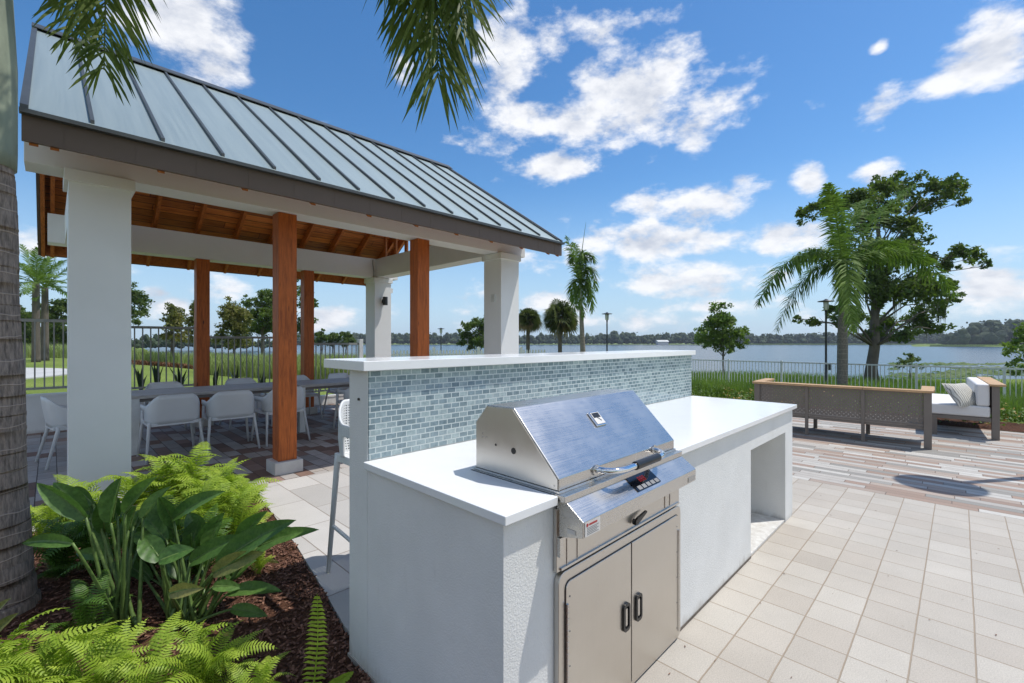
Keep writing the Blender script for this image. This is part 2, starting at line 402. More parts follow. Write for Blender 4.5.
# mulch bed left of the kitchen: uneven sheet
def bedz(x, y): return -.012 + .022*noise.noise(Vector((x*2.2, y*2.2, 0))) + .012*noise.noise(Vector((x*9, y*9, 3)))
def mulch_bed():
    mb = MB(); ys = [-3 + .08*i for i in range(100)] + [4.95]
    ys = [y for y in ys if y <= 4.95]
    def ex(y):
        for (xa, ya), (xb, yb) in zip(edge, edge[1:]):
            if ya <= y <= yb and yb > ya: return xa + (xb-xa)*(y-ya)/(yb-ya)
        return .955
    nx = 60
    for y in ys:
        e = ex(y) - .004
        for i in range(nx+1):
            t = i/nx; x = e - (8*(1-t)**1.8)
            z = bedz(x, y) if t < 1 else -.02
            mb.v.append((x, y, z))
    for j in range(len(ys)-1):
        for i in range(nx): mb.f.append((j*(nx+1)+i, j*(nx+1)+i+1, (j+1)*(nx+1)+i+1, (j+1)*(nx+1)+i)); mb.m.append(0)
    tag(mb.build('mulch_bed', M['mulch'], smooth=True), kind='structure')
    mc = MB()
    for _ in range(9000):
        y = R.uniform(1.2, 4.9); x = ex(y) - .01 - R.random()**1.3*2.2
        L = R.uniform(.012, .05); w = R.uniform(.004, .012)
        m = Matrix.Translation((x, y, bedz(x, y)+R.uniform(.001, .012))) @ Matrix.Rotation(R.uniform(0, 6.28), 4, 'Z') @ Matrix.Rotation(R.uniform(-.5, .5), 4, 'Y') @ Matrix.Rotation(R.uniform(-.6, .6), 4, 'X')
        mc.box(-L/2, L/2, -w/2, w/2, -.002, .003, 0, m)
    tag(mc.build('mulch_chips', M['chip']), 'loose red-brown wood mulch chips around the ferns by the patio edge', 'mulch', kind='stuff')
mulch_bed()
def litter():
    mb = MB()
    for _ in range(80):
        x, y = R.uniform(1.3, 5.4), R.uniform(-2.5, .95)
        L = R.uniform(.004, .013); w = L*R.uniform(.12, .4); m = Matrix.Translation((x, y, .003)) @ Matrix.Rotation(R.uniform(0, 6.28), 4, 'Z') @ Matrix.Rotation(R.uniform(-.2,.2), 4, 'Y')
        mb.add([m @ Vector(v) for v in ((-L,0,0),(0,-w,.002),(L,0,.001),(0,w,.002))], [(0,1,2,3)])
    tag(mb.build('leaf_litter', M['chip']), 'tiny dry leaf bits scattered over the cream pavers', 'leaf litter', kind='stuff')
litter()
# right planting bed: mulch strip and grasses
def right_bed():
    mb = MB(); xs = [10.66 + .35*i for i in range(5)]; ys = [-8 + .5*i for i in range(30)]
    n = len(xs)
    mb.v = [(x, y, gz(max(x, 10.7), min(y, 10.2)) + .012 + .02*noise.noise(Vector((x*2, y*2, 1)))) for y in ys for x in xs]
    mb.f = [(j*n+i, j*n+i+1, (j+1)*n+i+1, (j+1)*n+i) for j in range(len(ys)-1) for i in range(n-1)]; mb.m = [0]*len(mb.f)
    tag(mb.build('flower_bed_soil', M['mulch'], smooth=True), kind='structure')
right_bed()
def blades(name, n, posf, hf, wf, mat, label, cat, lean=.35, segs=2, kind='stuff'):
    mb = MB()
    for _ in range(n):
        p = posf()
        if p is None: continue
        x, y = p; z = gz(x, y) - .02; h = hf(x, y); w = wf
        a = R.uniform(0, 6.283); l = R.uniform(.05, lean)*h; dx, dy = math.cos(a), math.sin(a)
        b = R.uniform(0, 6.283); sx, sy = math.cos(b)*w/2, math.sin(b)*w/2
        x1, y1 = x + dx*l*.35, y + dy*l*.35; x2, y2 = x + dx*l*1.3, y + dy*l*1.3
        mb.add([(x-sx, y-sy, z), (x+sx, y+sy, z), (x1+sx*.8, y1+sy*.8, z+h*.6), (x1-sx*.8, y1-sy*.8, z+h*.6), (x2, y2, z+h)],
               [(0,1,2,3), (3,2,4)])
    return tag(mb.build(name, mat), label, cat, kind=kind)
def clumpy(x0, x1, y0, y1, sc, thr):
    def f():
        for _ in range(8):
            x, y = R.uniform(x0, x1), R.uniform(y0, y1)
            if noise.noise(Vector((x*sc, y*sc, 5))) > thr: return x, y
        return None
    return f
blades('tall_grass', 34000, clumpy(12.3, 18.3, -6.5, 11, .9, -.25), lambda x, y: R.uniform(.22, .5)*(1+.5*noise.noise(Vector((x*.6, y*.6, 2)))), .018, M['grass'],
       'tall bright green grass between the patio bed and the lakeside fence', 'grass')
blades('bank_grass', 20000, clumpy(18.8, 34, -12, 26, .5, -.35), lambda x, y: R.uniform(.25, .6), .03, M['grass'],
       'rough green grass on the bank beyond the lakeside fence', 'grass')
def reedpos():
    d = R.uniform(17, 25); px = R.uniform(200, 368); p = at(px, 341, d); return p.x, p.y
blades('pale_reeds', 14000, reedpos, lambda x, y: R.uniform(.5, .95), .03, M['reed'], 'pale green reeds behind the lawn on the far side of the pavilion', 'reeds')
def reedpos2():
    d = R.uniform(26, 33); px = R.uniform(-60, 215); p = at(px, 341, d); return p.x, p.y
blades('border_grass', 8000, reedpos2, lambda x, y: R.uniform(.5, 1.0), .04, M['reed'], 'pale ornamental grass at the far edge of the lawn', 'grass')
def flpos():
    t = R.random(); px = 125 + t*140; d = 21 + 1.2*math.sin(t*5) + R.uniform(0, .7); p = at(px, 341, d); return p.x, p.y
blades('flower_border', 3000, flpos, lambda x, y: R.uniform(.1, .28), .05, M['flower'], 'row of low rusty brown tufts edging the lawn behind the pavilion', 'flower border', .9)
def gcpos():
    x, y = R.uniform(10.75, 13.2), R.uniform(-6, 6); 
    return (x, y) if noise.noise(Vector((x*1.3, y*1.3, 8))) > -.12 else None
def groundcover():
    mb = MB()
    for _ in range(9000):
        p = gcpos()
        if not p: continue
        x, y = p; z = gz(x, y); k = .5 + .5*noise.noise(Vector((x*1.6, y*1.6, 2)))
        h = R.uniform(.02, .34)*(.4+k); s = R.uniform(.02, .05); a = R.uniform(0, 6.28); t = R.uniform(-.9, .9)
        m = Matrix.Translation((x, y, z+h)) @ Matrix.Rotation(a, 4, 'Z') @ Matrix.Rotation(t, 4, 'X')
        q = noise.noise(Vector((x*.9, y*.9, 11)))
        mi = 1 if (q > .12 and R.random() < .55) else 0
        mb.add([m @ Vector(v) for v in ((-s*.5,0,0),(0,-s*.8,.004),(s*.5,0,0),(0,s*.8,.004))], [(0,1,2,3)], mi)
    tag(mb.build('ground_cover', [M['shrub'], simple('small_yellow_flowers', (.48,.30,.05), .7, c2=(.25,.12,.04))]), 'low leafy ground cover with yellow and rusty flowers along the plank paving', 'ground cover', kind='stuff')
groundcover()
# curved concrete walk on the lawn, left
def walk():
    for nm, r0, r1, dz in (('path', 3.4, 5.2, .03), ('path_kerb', 3.28, 3.4, .16)):
        mb = MB(); c = Vector((-4.6, 19.0, 0)); n = 48; vs = []
        for i in range(n+1):
            a = math.radians(-150 + 220*i/n)
            for r in (r0, r1):
                x, y = c.x + r*math.cos(a), c.y + r*math.sin(a); z = gz(x, max(y, 10.6))
                vs += [(x, y, z-.1), (x, y, z+dz)]
        fs = []
        for i in range(n):
            b = i*4; e = b+4
            fs += [(b+1, b+3, e+3, e+1), (b, b+1, e+1, e), (b+2, e+2, e+3, b+3)]
        mb.add(vs, fs); tag(mb.build(nm, M['path']), kind='structure')
walk()
# ------------------------------------------------------------------ fences
def fence(name, label, P, topz, botz, mat, sp=.105, n_post=1, postmat=None, rail=.045, pk=.019, posttop=.04, ends=(True, True)):
    """one fence of several level panels; P is a list of (x,y) panel ends, topz/botz one value per panel"""
    t = thing(name, label, 'fence', (P[0][0], P[0][1], botz[0]))
    for i, ((xa, ya), (xb, yb)) in enumerate(zip(P, P[1:])):
        a, b = Vector((xa, ya, 0)), Vector((xb, yb, 0)); d = b-a; L = d.length; d.normalize()
        Mx = Matrix.Translation(a) @ Matrix.Rotation(math.atan2(d.y, d.x), 4, 'Z')
        mb = MB(); z0, z1 = botz[i], topz[i]
        mb.box(.03, L-.03, -.02, .02, z1-rail, z1, 0, Mx); mb.box(.03, L-.03, -.017, .017, z0+.07, z0+.07+rail*.8, 0, Mx)
        k = int(L/sp)
        for j in range(1, k):
            x = j*L/k; mb.box(x-pk/2, x+pk/2, -pk/2, pk/2, z0+.07+rail*.8, z1-rail, 0, Mx)
        mb.build('fence_panel', mat, t)
    for i, (x, y) in enumerate(P):
        if (i == 0 and not ends[0]) or (i == len(P)-1 and not ends[1]): continue
        zt = max(topz[max(0, i-1)], topz[min(i, len(topz)-1)]) + posttop; zb = min(botz[max(0, i-1)], botz[min(i, len(botz)-1)]) - .02
        mb = MB(); mb.box(x-.03, x+.03, y-.03, y+.03, zb, zt); mb.build('fence_post', postmat or mat, t)
    return t
fy = [-13.6 + 1.82*i for i in range(16)]
fence('metal_fence', 'long grey picket rail fence running along the lake edge beyond the grass', [(18.5, y) for y in fy], [.70]*15, [-.44]*15, M['galv'])
fence('metal_fence', 'stepped grey picket fence standing on the low white wall behind the pavilion', [(-5.2, 10.32), (-2.4, 10.32), (.25, 10.32), (1.93, 10.32), (3.55, 10.32), (5.25, 10.32)],
      [1.86, 1.78, 1.70, 1.53, 1.395], [.68, .60, .52, .36, .22], M['galvdark'], ends=(True, False))
mb = MB(); mb.box(5.2, 5.3, 10.27, 10.37, .0, 1.48); o = mb.build('fence_post', M['whitevinyl'], bevel=.006)
tag(o, 'square white post closing the right end of the stepped grey fence', 'post'); 
def retaining():
    t = thing('retaining_wall', 'low white wall stepping down under the grey fence behind the tables', 'wall', (-5.2, 10.3, 0))
    steps = [(-7, -2.4, .60), (-2.396, .25, .60), (.254, 1.93, .50), (1.934, 3.55, .34), (3.554, 5.3, .20)]
    for i, (a, b, h) in enumerate(steps):
        mb = MB(); mb.box(a, b, 10.245, 10.40, -.05, h-.04); mb.box(a, b, 10.235, 10.41, h-.038, h); mb.build('wall_panel', M['stucco'], t)
retaining()
def picket():
    a = at(386, 341, 22); b = at(548, 341, 24); t = thing('picket_fence', 'white picket fence on the lawn in front of the lake beyond the bar', 'fence', (a.x, a.y, -.2))
    d = (b-a); d.z = 0; L = d.length; Mx = Matrix.Translation((a.x, a.y, 0)) @ Matrix.Rotation(math.atan2(d.y, d.x), 4, 'Z')
    mb = MB(); n = int(L/.16)
    for i in range(n):
        if i % 14 == 0: continue
        x = i*.16; mb.prism([(x, -.3), (x+.09, -.3), (x+.09, .96), (x+.045, 1.02), (x, .96)], 'y', -.012, .012)
    mb.v = [tuple(Mx @ Vector(v)) for v in mb.v]
    mb.box(0, L, .014, .05, .1, .18, 0, Mx); mb.box(0, L, .014, .05, .74, .82, 0, Mx); mb.build('pickets', M['whitevinyl'], t)
    for i in range(0, n, 14):
        mb = MB(); x = i*.16; mb.box(x-.02, x+.12, -.05, .09, -.4, 1.1, 0, Mx); mb.prism([(x-.03, 1.1), (x+.13, 1.1), (x+.05, 1.17)], 'y', -.05, .09)
        mb.v[-6:] = [tuple(Mx @ Vector(v)) for v in mb.v[-6:]]; mb.build('fence_post', M['whitevinyl'], t)
picket()
# dock pilings
def dock():
    k = 0; labs = ['leftmost dark piling standing in the lake beyond the bar', 'second dark piling from the left in the lake', 'dark piling left of the white dock box', 'dark piling just right of the white dock box', 'short dark piling right of the leaning palm trunk', 'rightmost dark piling in the lake left of the lamp']
    for px, lab in zip((545, 553, 567, 574, 588, 600), labs):
        p = at(px, 341, 62); mb = MB(); mb.tube([(p.x, p.y, -3), (p.x, p.y, -.45+R.uniform(-.15, .1))], .16, 8)
        tag(mb.build('dock_piling', M['bark']), lab, 'piling', 'pilings in the lake')
    p = at(570, 341, 60); t = thing('dock_box', 'small white box on the dock between the pilings', 'box', (p.x, p.y, -1.3))
    mb = MB(); mb.box(p.x-.5, p.x+.5, p.y-.5, p.y+.5, -1.3, -.1); mb.build('cabinet', M['whitevinyl'], t, bevel=.03)
    mb = MB(); mb.box(p.x-.6, p.x+.6, p.y-.6, p.y+.6, -.1, .0); mb.build('lid', M['whitevinyl'], t)
    a, b = at(535, 341, 61), at(612, 341, 61)
    mb = MB(); d = b-a; Mx = Matrix.Translation((a.x, a.y, 0)) @ Matrix.Rotation(math.atan2(d.y, d.x), 4, 'Z'); mb.box(0, d.length, -1, 1, -1.45, -1.3, 0, Mx)
    tag(mb.build('dock_deck', M['greyslat']), 'low grey wooden dock over the water beyond the bar', 'dock')
dock()
# ------------------------------------------------------------------ lamp posts
def lamp_proto():
    t = thing('street_lamp', 'x', 'street lamp', (0,0,0), 0, 'black lamp posts around the lakeside patio')
    mb = MB(); mb.lathe([(.11,0),(.11,.1),(.07,.16),(.055,.5),(.045,.52),(.038,3.15),(.05,3.17),(.05,3.22),(.03,3.24)], n=12); mb.build('pole', M['blackpaint'], t, angle=40)
    mb = MB(); mb.lathe([(.06,3.24),(.085,3.28),(.10,3.55),(.09,3.58)], n=12); mb.build('lantern', M['lampglass'], t, smooth=True)
    mb = MB(); mb.lathe([(.03,3.58),(.29,3.585),(.305,3.60),(.29,3.615),(.1,3.65),(.03,3.70)], n=28); mb.build('hood', M['blackpaint'], t, angle=40)
    mb = MB()
    for k in range(4):
        a = k*math.pi/2+.5; mb.tube([(.09*math.cos(a), .09*math.sin(a), 3.24), (.115*math.cos(a), .115*math.sin(a), 3.59)], .008, 5)
    mb.tube([(.0,.0,3.24),(.12,0,3.24)], .01, 5); mb.build('lantern_frame', M['blackpaint'], t)
    mb = MB(); mb.box(-.06, .06, -.16, -.035, .75, 1.0); mb.build('outlet_box', M['blackpaint'], t)
    return t
LP = lamp_proto()
p = Vector((6.2, .15, 0)) + Vector((.83, -.56, 0)).normalized()*(4.15/2.105)
LP.location = (p.x, p.y, 0); LP.scale = (1.15,)*3; LP['label'] = 'black lamp post just outside the picture whose round hood shades the plank paving'
for px, d, lab in ((607, 26.5, 'black lamp post right of the leaning palm, tallest one over the bar'), (441, 39, 'black lamp post between the orange post and the right white column'),
                   (397, 56, 'far small black lamp post beside the back white column'), (826, 18.9, 'black lamp post beside the royal palm behind the fence')):
    q = at(px, 341, d); g = gz(q.x, q.y); dup(LP, (q.x, q.y, g), .4, lab, scale=1.0)
# ------------------------------------------------------------------ outdoor kitchen
K = thing('outdoor_kitchen', 'white stucco kitchen island with quartz counter and blue-grey mosaic raised bar', 'kitchen island', (2.6, 1.4, 0))
mb = MB(); mb.prism([(.962,0),(3.24,0),(3.24,.71),(4.07,.71),(4.07,0),(4.28,0),(4.28,.878),(.962,.878)], 'y', .985, 1.826); mb.build('counter_base', M['stucco'], K)
mb = MB(); mb.prism([(.940,.955),(1.188,.955),(1.188,1.41),(2.082,1.41),(2.082,.955),(4.30,.955),(4.30,1.822),(.940,1.822)], 'z', .88, .91); mb.build('countertop', M['quartz'], K, bevel=.003)
mb = MB(); mb.box(.962, 4.28, 1.828, 1.995, 0, 1.298); mb.build('bar_wall', M['stucco'], K)
mb = MB(); mb.box(.966, 4.276, 1.8215, 1.8265, .912, 1.298); mb.build('mosaic_facing', M['tile'], K)
mb = MB(); mb.box(.925, 4.30, 1.790, 2.19, 1.30, 1.342); mb.build('bar_top', M['quartz'], K, bevel=.003)
mb = MB(); mb.box(3.243, 4.067, .99, 1.82, .001, .018); mb.build('niche_floor', M['stucco'], K)
for a, b, r in (((.955,1.9,1.17),(.963,1.9,1.17),.006), ((4.06,1.35,.2),(4.071,1.35,.2),.008)):
    mb = MB(); mb.tube([a, b], r, 8); mb.build('screw', M['black'], K)
mb = MB(); mb.box(.964, 3.238, .9815, .9845, .0005, .014); mb.build('base_joint', M['bark'], K)
# ------------------------------------------------------------------ grill
G = thing('built_in_grill', 'stainless steel built-in grill with closed lid set in the white counter', 'grill', (1.64, 1.2, .9))
mb = MB()
prof = [(.964,.922),(.964,.962),(1.178,1.180),(1.324,1.176),(1.389,1.105),(1.389,.922)]
mb.prism(prof, 'x', 1.203, 2.067); mb.build('lid', M['steel'], G, bevel=.003)
mb = MB()   # folded side panels with a raised hem
for x in (1.1995, 2.0685):
    mb = MB(); mb.prism([(.968,.924),(.968,.958),(1.180,1.174),(1.322,1.170),(1.384,1.103),(1.384,.924)], 'x', x, x+.002); mb.build('lid_side', M['steel_v'], G)
mb = MB()
mb.box(1.192, 2.078, .93, 1.405, .890, .9125); mb.box(1.197, 2.073, .958, 1.398, .9127, .9212); mb.build('flange', M['steel'], G, bevel=.0015)
mb = MB(); mb.box(1.204, 2.066, .966, 1.392, .9215, .9235); mb.build('lid_gasket', M['black'], G)
mb = MB(); mb.prism([(.958,.888),(.950,.9015),(.865,.842),(.865,.790),(.975,.764),(.975,.888)], 'x', 1.204, 2.078); mb.build('control_panel', M['steel'], G, bevel=.002)
# panel seam details, body front
mb = MB(); mb.box(1.196, 2.13, .968, .984, .645, .86); mb.build('body_front', M['steel_v'], G, bevel=.002)
mb = MB(); mb.box(1.198, 1.215, .955, .9675, .70, .765); mb.box(1.2152, 1.30, .957, .9675, .755, .762); mb.box(1.25, 1.252, .9655, .968, .65, .76)
mb.box(1.31, 1.312, .9655, .968, .65, .78); mb.box(1.98, 1.982, .9655, .968, .66, .80); mb.box(2.03, 2.032, .9655, .968, .66, .80); mb.box(1.215, 2.12, .962, .9677, .648, .656); mb.build('trim_strip', M['steel'], G)
# latch
mb = MB(); mb.tube([(1.69,.962,.683),(1.69,.952,.683)], .012, 10); mb.prism([(1.68,.675),(1.695,.672),(1.775,.703),(1.772,.710),(1.70,.699),(1.682,.692)], 'y', .945, .955); mb.build('latch', M['black'], G)
# handle
def bow(xa, xb, yb, yo, z, n=10):
    P = [(xa, yb, z)]
    r = .055
    for i in range(n+1):
        a = math.pi/2*i/n; P.append((xa + .012 + r*1.6*(1-math.cos(a)), yb - .01 - (yb-yo-.01)*math.sin(a), z))
    for i in range(n+1):
        a = math.pi/2*(1-i/n); P.append((xb - .012 - r*1.6*(1-math.cos(a)), yb - .01 - (yb-yo-.01)*math.sin(a), z))
    P.append((xb, yb, z)); return P
mb = MB(); mb.tube(bow(1.415, 1.865, .962, .885, .951), .0115, 14); H = mb.build('handle', M['chrome'], G, smooth=True)
mb = MB(); mb.tube([(1.565,.885,.951),(1.569,.885,.951),(1.751,.885,.951),(1.755,.885,.951)], [.012,.0165,.0165,.012], 16); mb.build('handle_grip', M['black'], H, angle=30)
for x in (1.415, 1.865):
    mb = MB(); mb.tube([(x,.9635,.951),(x,.957,.951)], .02, 14); mb.build('handle_mount', M['steel'], H, angle=30)
# thermometer badge on lid slope (slope from (.964,.962) to (1.178,1.180))
def slopeM(x, t, y0=.964, z0=.962, y1=1.178, z1=1.180, off=.001):
    y = y0+(y1-y0)*t; z = z0+(z1-z0)*t; ang = math.atan2(z1-z0, y1-y0)
    return Matrix.Translation((x, y, z)) @ Matrix.Rotation(ang, 4, 'X') @ Matrix.Translation((0,0,off))
mt = slopeM(1.62, .62)
mb = MB(); mb.box(-.036,.036,-.036,.036,0,.008,0,mt); T = mb.build('thermometer', M['chrome'], G, bevel=.004)
mb = MB(); mb.box(-.029,.029,-.029,.029,.0085,.0095,0,mt); TF = mb.build('dial', M['sticker'], T)
mb = MB(); mb.box(-.024,.024,.002,.026,.0097,.0101,0,mt); mb.box(-.002,.002,-.02,.004,.0103,.0107,0,mt @ Matrix.Rotation(.7,4,'Z')); mb.build('dial_needle', M['black'], T)
# display on sloped control panel
md = slopeM(1.667, .47, .865, .842, .950, .9015, .0015); 
mb = MB(); mb.box(-.092,.092,-.034,.034,0,.002,0,md); D = mb.build('display', M['display'], G)
mb = MB()
for i in range(5):
    x = -.078+i*.034; mb.box(x, x+.026, -.031, -.014, .0022,.0034,0,md)
mb.build('button', M['print'], D)
segm = bpy.data.materials.new('red_led'); segm.use_nodes = True; b_ = segm.node_tree.nodes['Principled BSDF']; b_.inputs['Base Color'].default_value = (.25,.01,.01,1); b_.inputs['Emission Color'].default_value = (1,.05,.03,1); b_.inputs['Emission Strength'].default_value = .18
mb = MB()
for i in range(3):
    x = -.03+i*.018
    for (a,b,c,d) in ((0,.011,.018,.020),(0,.011,.008,.010),(0,.011,-.002,0),(0,.002,-.002,.02),(.009,.011,-.002,.02)): mb.box(x+a, x+b, c, d, .0022,.0028,0,md)
mb.build('red_digits', segm, D)
# stickers
mb = MB(); mb.box(1.212,1.298,.8632,.8645,.792,.838); STK = mb.build('warning_sticker', M['sticker'], G)
mb = MB(); mb.tube([(1.224,.8626,.829),(1.224,.8631,.829)], .006, 12); mb.box(1.234,1.280,.8626,.8631,.826,.832); mb.build('red_mark', M['red'], STK)
mb = MB()
for i in range(5): mb.box(1.222,1.288-.01*(i % 2),.8626,.8631,.797+.0052*i,.799+.0052*i)
mb.build('fine_print', M['print'], STK)
mb = MB(); mb.box(1.202,1.2035,.895,.93,.792,.806); S2 = mb.build('side_sticker', M['sticker'], G)
mb = MB(); mb.box(1.995,2.065,.8632,.8645,.797,.818); mb.build('rating_plate', simple('etched_plate', (.5,.49,.47), .4, .7), G)
# side hole / rotisserie plug on lid side
mb = MB(); mb.tube([(1.1985,1.175,1.022),(1.1994,1.175,1.022)], .012, 14); mb.build('spit_hole', M['black'], G)
mb = MB(); mb.tube([(1.1985,1.27,1.03),(1.1994,1.27,1.03)], .005, 10); mb.build('bolt', M['black'], G)
for (y,z) in ((1.345,1.05),(1.345,1.065),(1.325,1.05),(.985,.935)):
    mb = MB(); mb.tube([(1.1975,y,z),(1.1994,y,z)], .004, 8); mb.build('rivet', M['steel'], G)
# ------------------------------------------------------------------ access doors
AD = thing('access_doors', 'pair of stainless cabinet doors under the grill with black recessed pulls', 'cabinet doors', (1.66, .97, 0))
def rrect(x0, x1, z0, z1, r, n=5, corners=(1,1,1,1)):
    P = []
    for (cx, cz, a0, on) in ((x0+r,z0+r,180,corners[0]),(x1-r,z0+r,270,corners[1]),(x1-r,z1-r,0,corners[2]),(x0+r,z1-r,90,corners[3])):
        if on: P += [(cx+r*math.cos(math.radians(a0+90*i/n)), cz+r*math.sin(math.radians(a0+90*i/n))) for i in range(n+1)]
        else:
            P.append({180:(x0,z0),270:(x1,z0),0:(x1,z1),90:(x0,z1)}[a0])
    return P
mb = MB(); mb.prism(rrect(1.200, 2.135, .012, .640, .035), 'y', .962, .9845); mb.build('door_frame', M['steel_v'], AD, bevel=.003)
mb = MB(); mb.prism(rrect(1.2305, 2.1055, .0325, .6065, .029), 'y', .9609, .9617); mb.build('frame_recess', M['black'], AD)
for xa, xb, hx, cr in ((1.234, 1.663, 1.618, (1,0,0,1)), (1.671, 2.102, 1.716, (0,1,1,0))):
    mb = MB(); mb.prism(rrect(xa, xb, .036, .603, .026, corners=cr), 'y', .957, .9713); d = mb.build('door', M['steel_v'], AD, bevel=.0022)
    mb = MB(); P = rrect(hx-.024, hx+.024, .268, .378, .016); Q = rrect(hx-.015, hx+.015, .280, .366, .010)
    n = len(P); vs = [(x,.9565,z) for x,z in P] + [(x,.948,z) for x,z in P] + [(x,.948,z) for x,z in Q] + [(x,.9555,z) for x,z in Q]
    fs = []
    for k in range(3): fs += [(k*n+i, k*n+(i+1) % n, (k+1)*n+(i+1) % n, (k+1)*n+i) for i in range(n)]
    fs.append(tuple(range(3*n, 4*n))); mb.add(vs, fs); mb.build('pull', M['black'], d, angle=30)
    mb = MB(); mb.prism(rrect(hx-.007, hx+.007, .288, .358, .006), 'y', .951, .9553); mb.build('pull_tongue', M['steel'], d)
    mb = MB(); mb.tube([(xa+.004 if hx < 1.66 else xb-.004,.955,.05),(xa+.004 if hx < 1.66 else xb-.004,.955,.53)], .005, 8)
    for i in range(24): mb.tube([((xa+.004 if hx < 1.66 else xb-.004),.955,.06+i*.02),((xa+.004 if hx < 1.66 else xb-.004),.955,.062+i*.02)], .0062, 8)
    mb.build('hinge', M['steel'], d)
    for i in range(5):
        mb = MB(); x = xa+.02 if hx < 1.66 else xb-.02; mb.tube([(x,.9572,.07+i*.12),(x,.9555,.07+i*.12)], .003, 8); mb.build('screw', M['print'], d)
# ------------------------------------------------------------------ pavilion
PV = thing('pavilion', 'open pavilion with pale green-grey standing seam roof, white columns and orange wood posts', 'pavilion', (2.7, 7.27, 0))
XL, XR = -.135, 5.56; YE, ZE, YR, ZR = 4.42, 2.985, 7.27, 4.885; YB = 2*YR - YE; SL = (ZR-ZE)/(YR-YE); TH = math.atan(SL)
def roofside(sgn):
    f = lambda y: YR + sgn*(y - YR) if sgn > 0 else 2*YR - y
    mb = MB()
    e, r_ = YE-.03, YR
    z_e = ZE - .03*SL
    mb.prism([(f(e), z_e-.02), (f(e), z_e), (f(r_), ZR), (f(r_), ZR-.02)], 'x', XL, XR)
    k = 0; x = .21
    while x < XR-.05:
        mb.prism([(f(e+.02), z_e+.0135+.002), (f(e+.02), z_e+.03+.012), (f(r_), ZR+.030), (f(r_), ZR+.002)], 'x', x-.011, x+.011, 1); x += .404
    for x in (XL+.012, XR-.012): mb.prism([(f(e), z_e-.0), (f(e), z_e+.025), (f(r_), ZR+.025), (f(r_), ZR+.001)], 'x', x-.02, x+.02, 1)
    mb.build('roof_panel', [M['roofm'], M['seam']], PV)
    mb = MB(); mb.prism([(f(YE), ZE-.055), (f(YE), ZE-.0225), (f(r_), ZR-.0225), (f(r_), ZR-.055)], 'x', XL+.03, XR-.03); mb.build('ceiling', M['ceiling'], PV)
    mb = MB(); a, b = f(YE-.072), f(YE-.022); mb.box(XL-.01, XR+.01, min(a,b), max(a,b), ZE-.062, ZE-.034); mb.build('drip_edge', M['seam'], PV)
    mb = MB(); a, b = f(YE-.02), f(YE+.012); mb.box(XL, XR, min(a,b), max(a,b), 2.755, ZE-.06)
    a, b = f(YE-.022), f(YE-.0205)
    for i in range(15): mb.box(XL+.2+i*.38, XL+.204+i*.38, min(a,b), max(a,b), 2.757, ZE-.08)
    mb.build('fascia', M['fascia'], PV)
    mb = MB(); a, b = f(YE+.0135), f(YE+.032); mb.box(XL+.08, XR-.08, min(a,b), max(a,b), 2.765, ZE-.058); mb.build('sub_fascia', M['rafter_wood'], PV)
    for i in range(10):
        x = .02 + i*.585
        mb = MB(); v0 = .185; mb.prism([(f(YE+.015), 2.738), (f(YE+.015), ZE-.058), (f(YR-.02), ZR-.0585-.013), (f(YR-.02), ZR-.058-v0)], 'x', x-.022, x+.022)
        mb.build('rafter', M['rafter_wood'], PV)
    for x in (XL+.055, XR-.055):
        mb = MB(); mb.prism([(f(YE+.015), 2.738), (f(YE+.015), ZE-.058), (f(YR-.001), ZR-.0575), (f(YR-.001), ZR-.058-.19)], 'x', x-.022, x+.022); mb.build('rake_rafter', M['rafter_wood'], PV)
    for x0, x1 in ((XL, XL+.028), (XR-.028, XR)):
        mb = MB(); mb.prism([(f(YE+.013), 2.77), (f(YE+.013), ZE-.057), (f(YR), ZR-.057), (f(YR), ZR-.24)], 'x', x0, x1); mb.build('rake_board', M['fascia'], PV)
roofside(1); roofside(-1)
mb = MB(); mb.prism([(YR-.13, ZR-.13*SL+.034), (YR, ZR+.04), (YR+.13, ZR-.13*SL+.034), (YR+.13, ZR-.13*SL+.046), (YR, ZR+.055), (YR-.13, ZR-.13*SL+.046)], 'x', XL-.01, XR+.01); mb.build('ridge_cap', M['seam'], PV)
mb = MB(); mb.box(XL+.09, XR-.09, YR-.019, YR+.019, ZR-.32, ZR-.10); mb.build('ridge_beam', M['rafter_wood'], PV)
# beams
YF0, YF1 = 5.15, 5.45; YB0, YB1 = 9.09, 9.39
for a, b, y0, y1 in ((-.145, 5.53, YF0, YF1), (-.03, 5.53, YB0, YB1)):
    mb = MB(); mb.box(a, b, y0, y1, 2.82, 3.225); mb.build('beam', M['paint'], PV, bevel=.004)
for x0, x1 in ((.14, .44), (4.98, 5.28)):
    mb = MB(); mb.box(x0, x1, YF1+.003, YB0-.003, 2.822, 3.223); mb.build('tie_beam', M['paint'], PV, bevel=.004)
    xm = (x0+x1)/2
    for i in range(9):
        y = YF1 + .15 + i*(YB0-YF1-.3)/8; zt = ZR - .06 - abs(y-YR)*SL
        mb = MB(); mb.box(xm-.019, xm+.019, y-.045, y+.045, 3.225, zt); mb.build('gable_stud', M['rafter_wood'], PV)
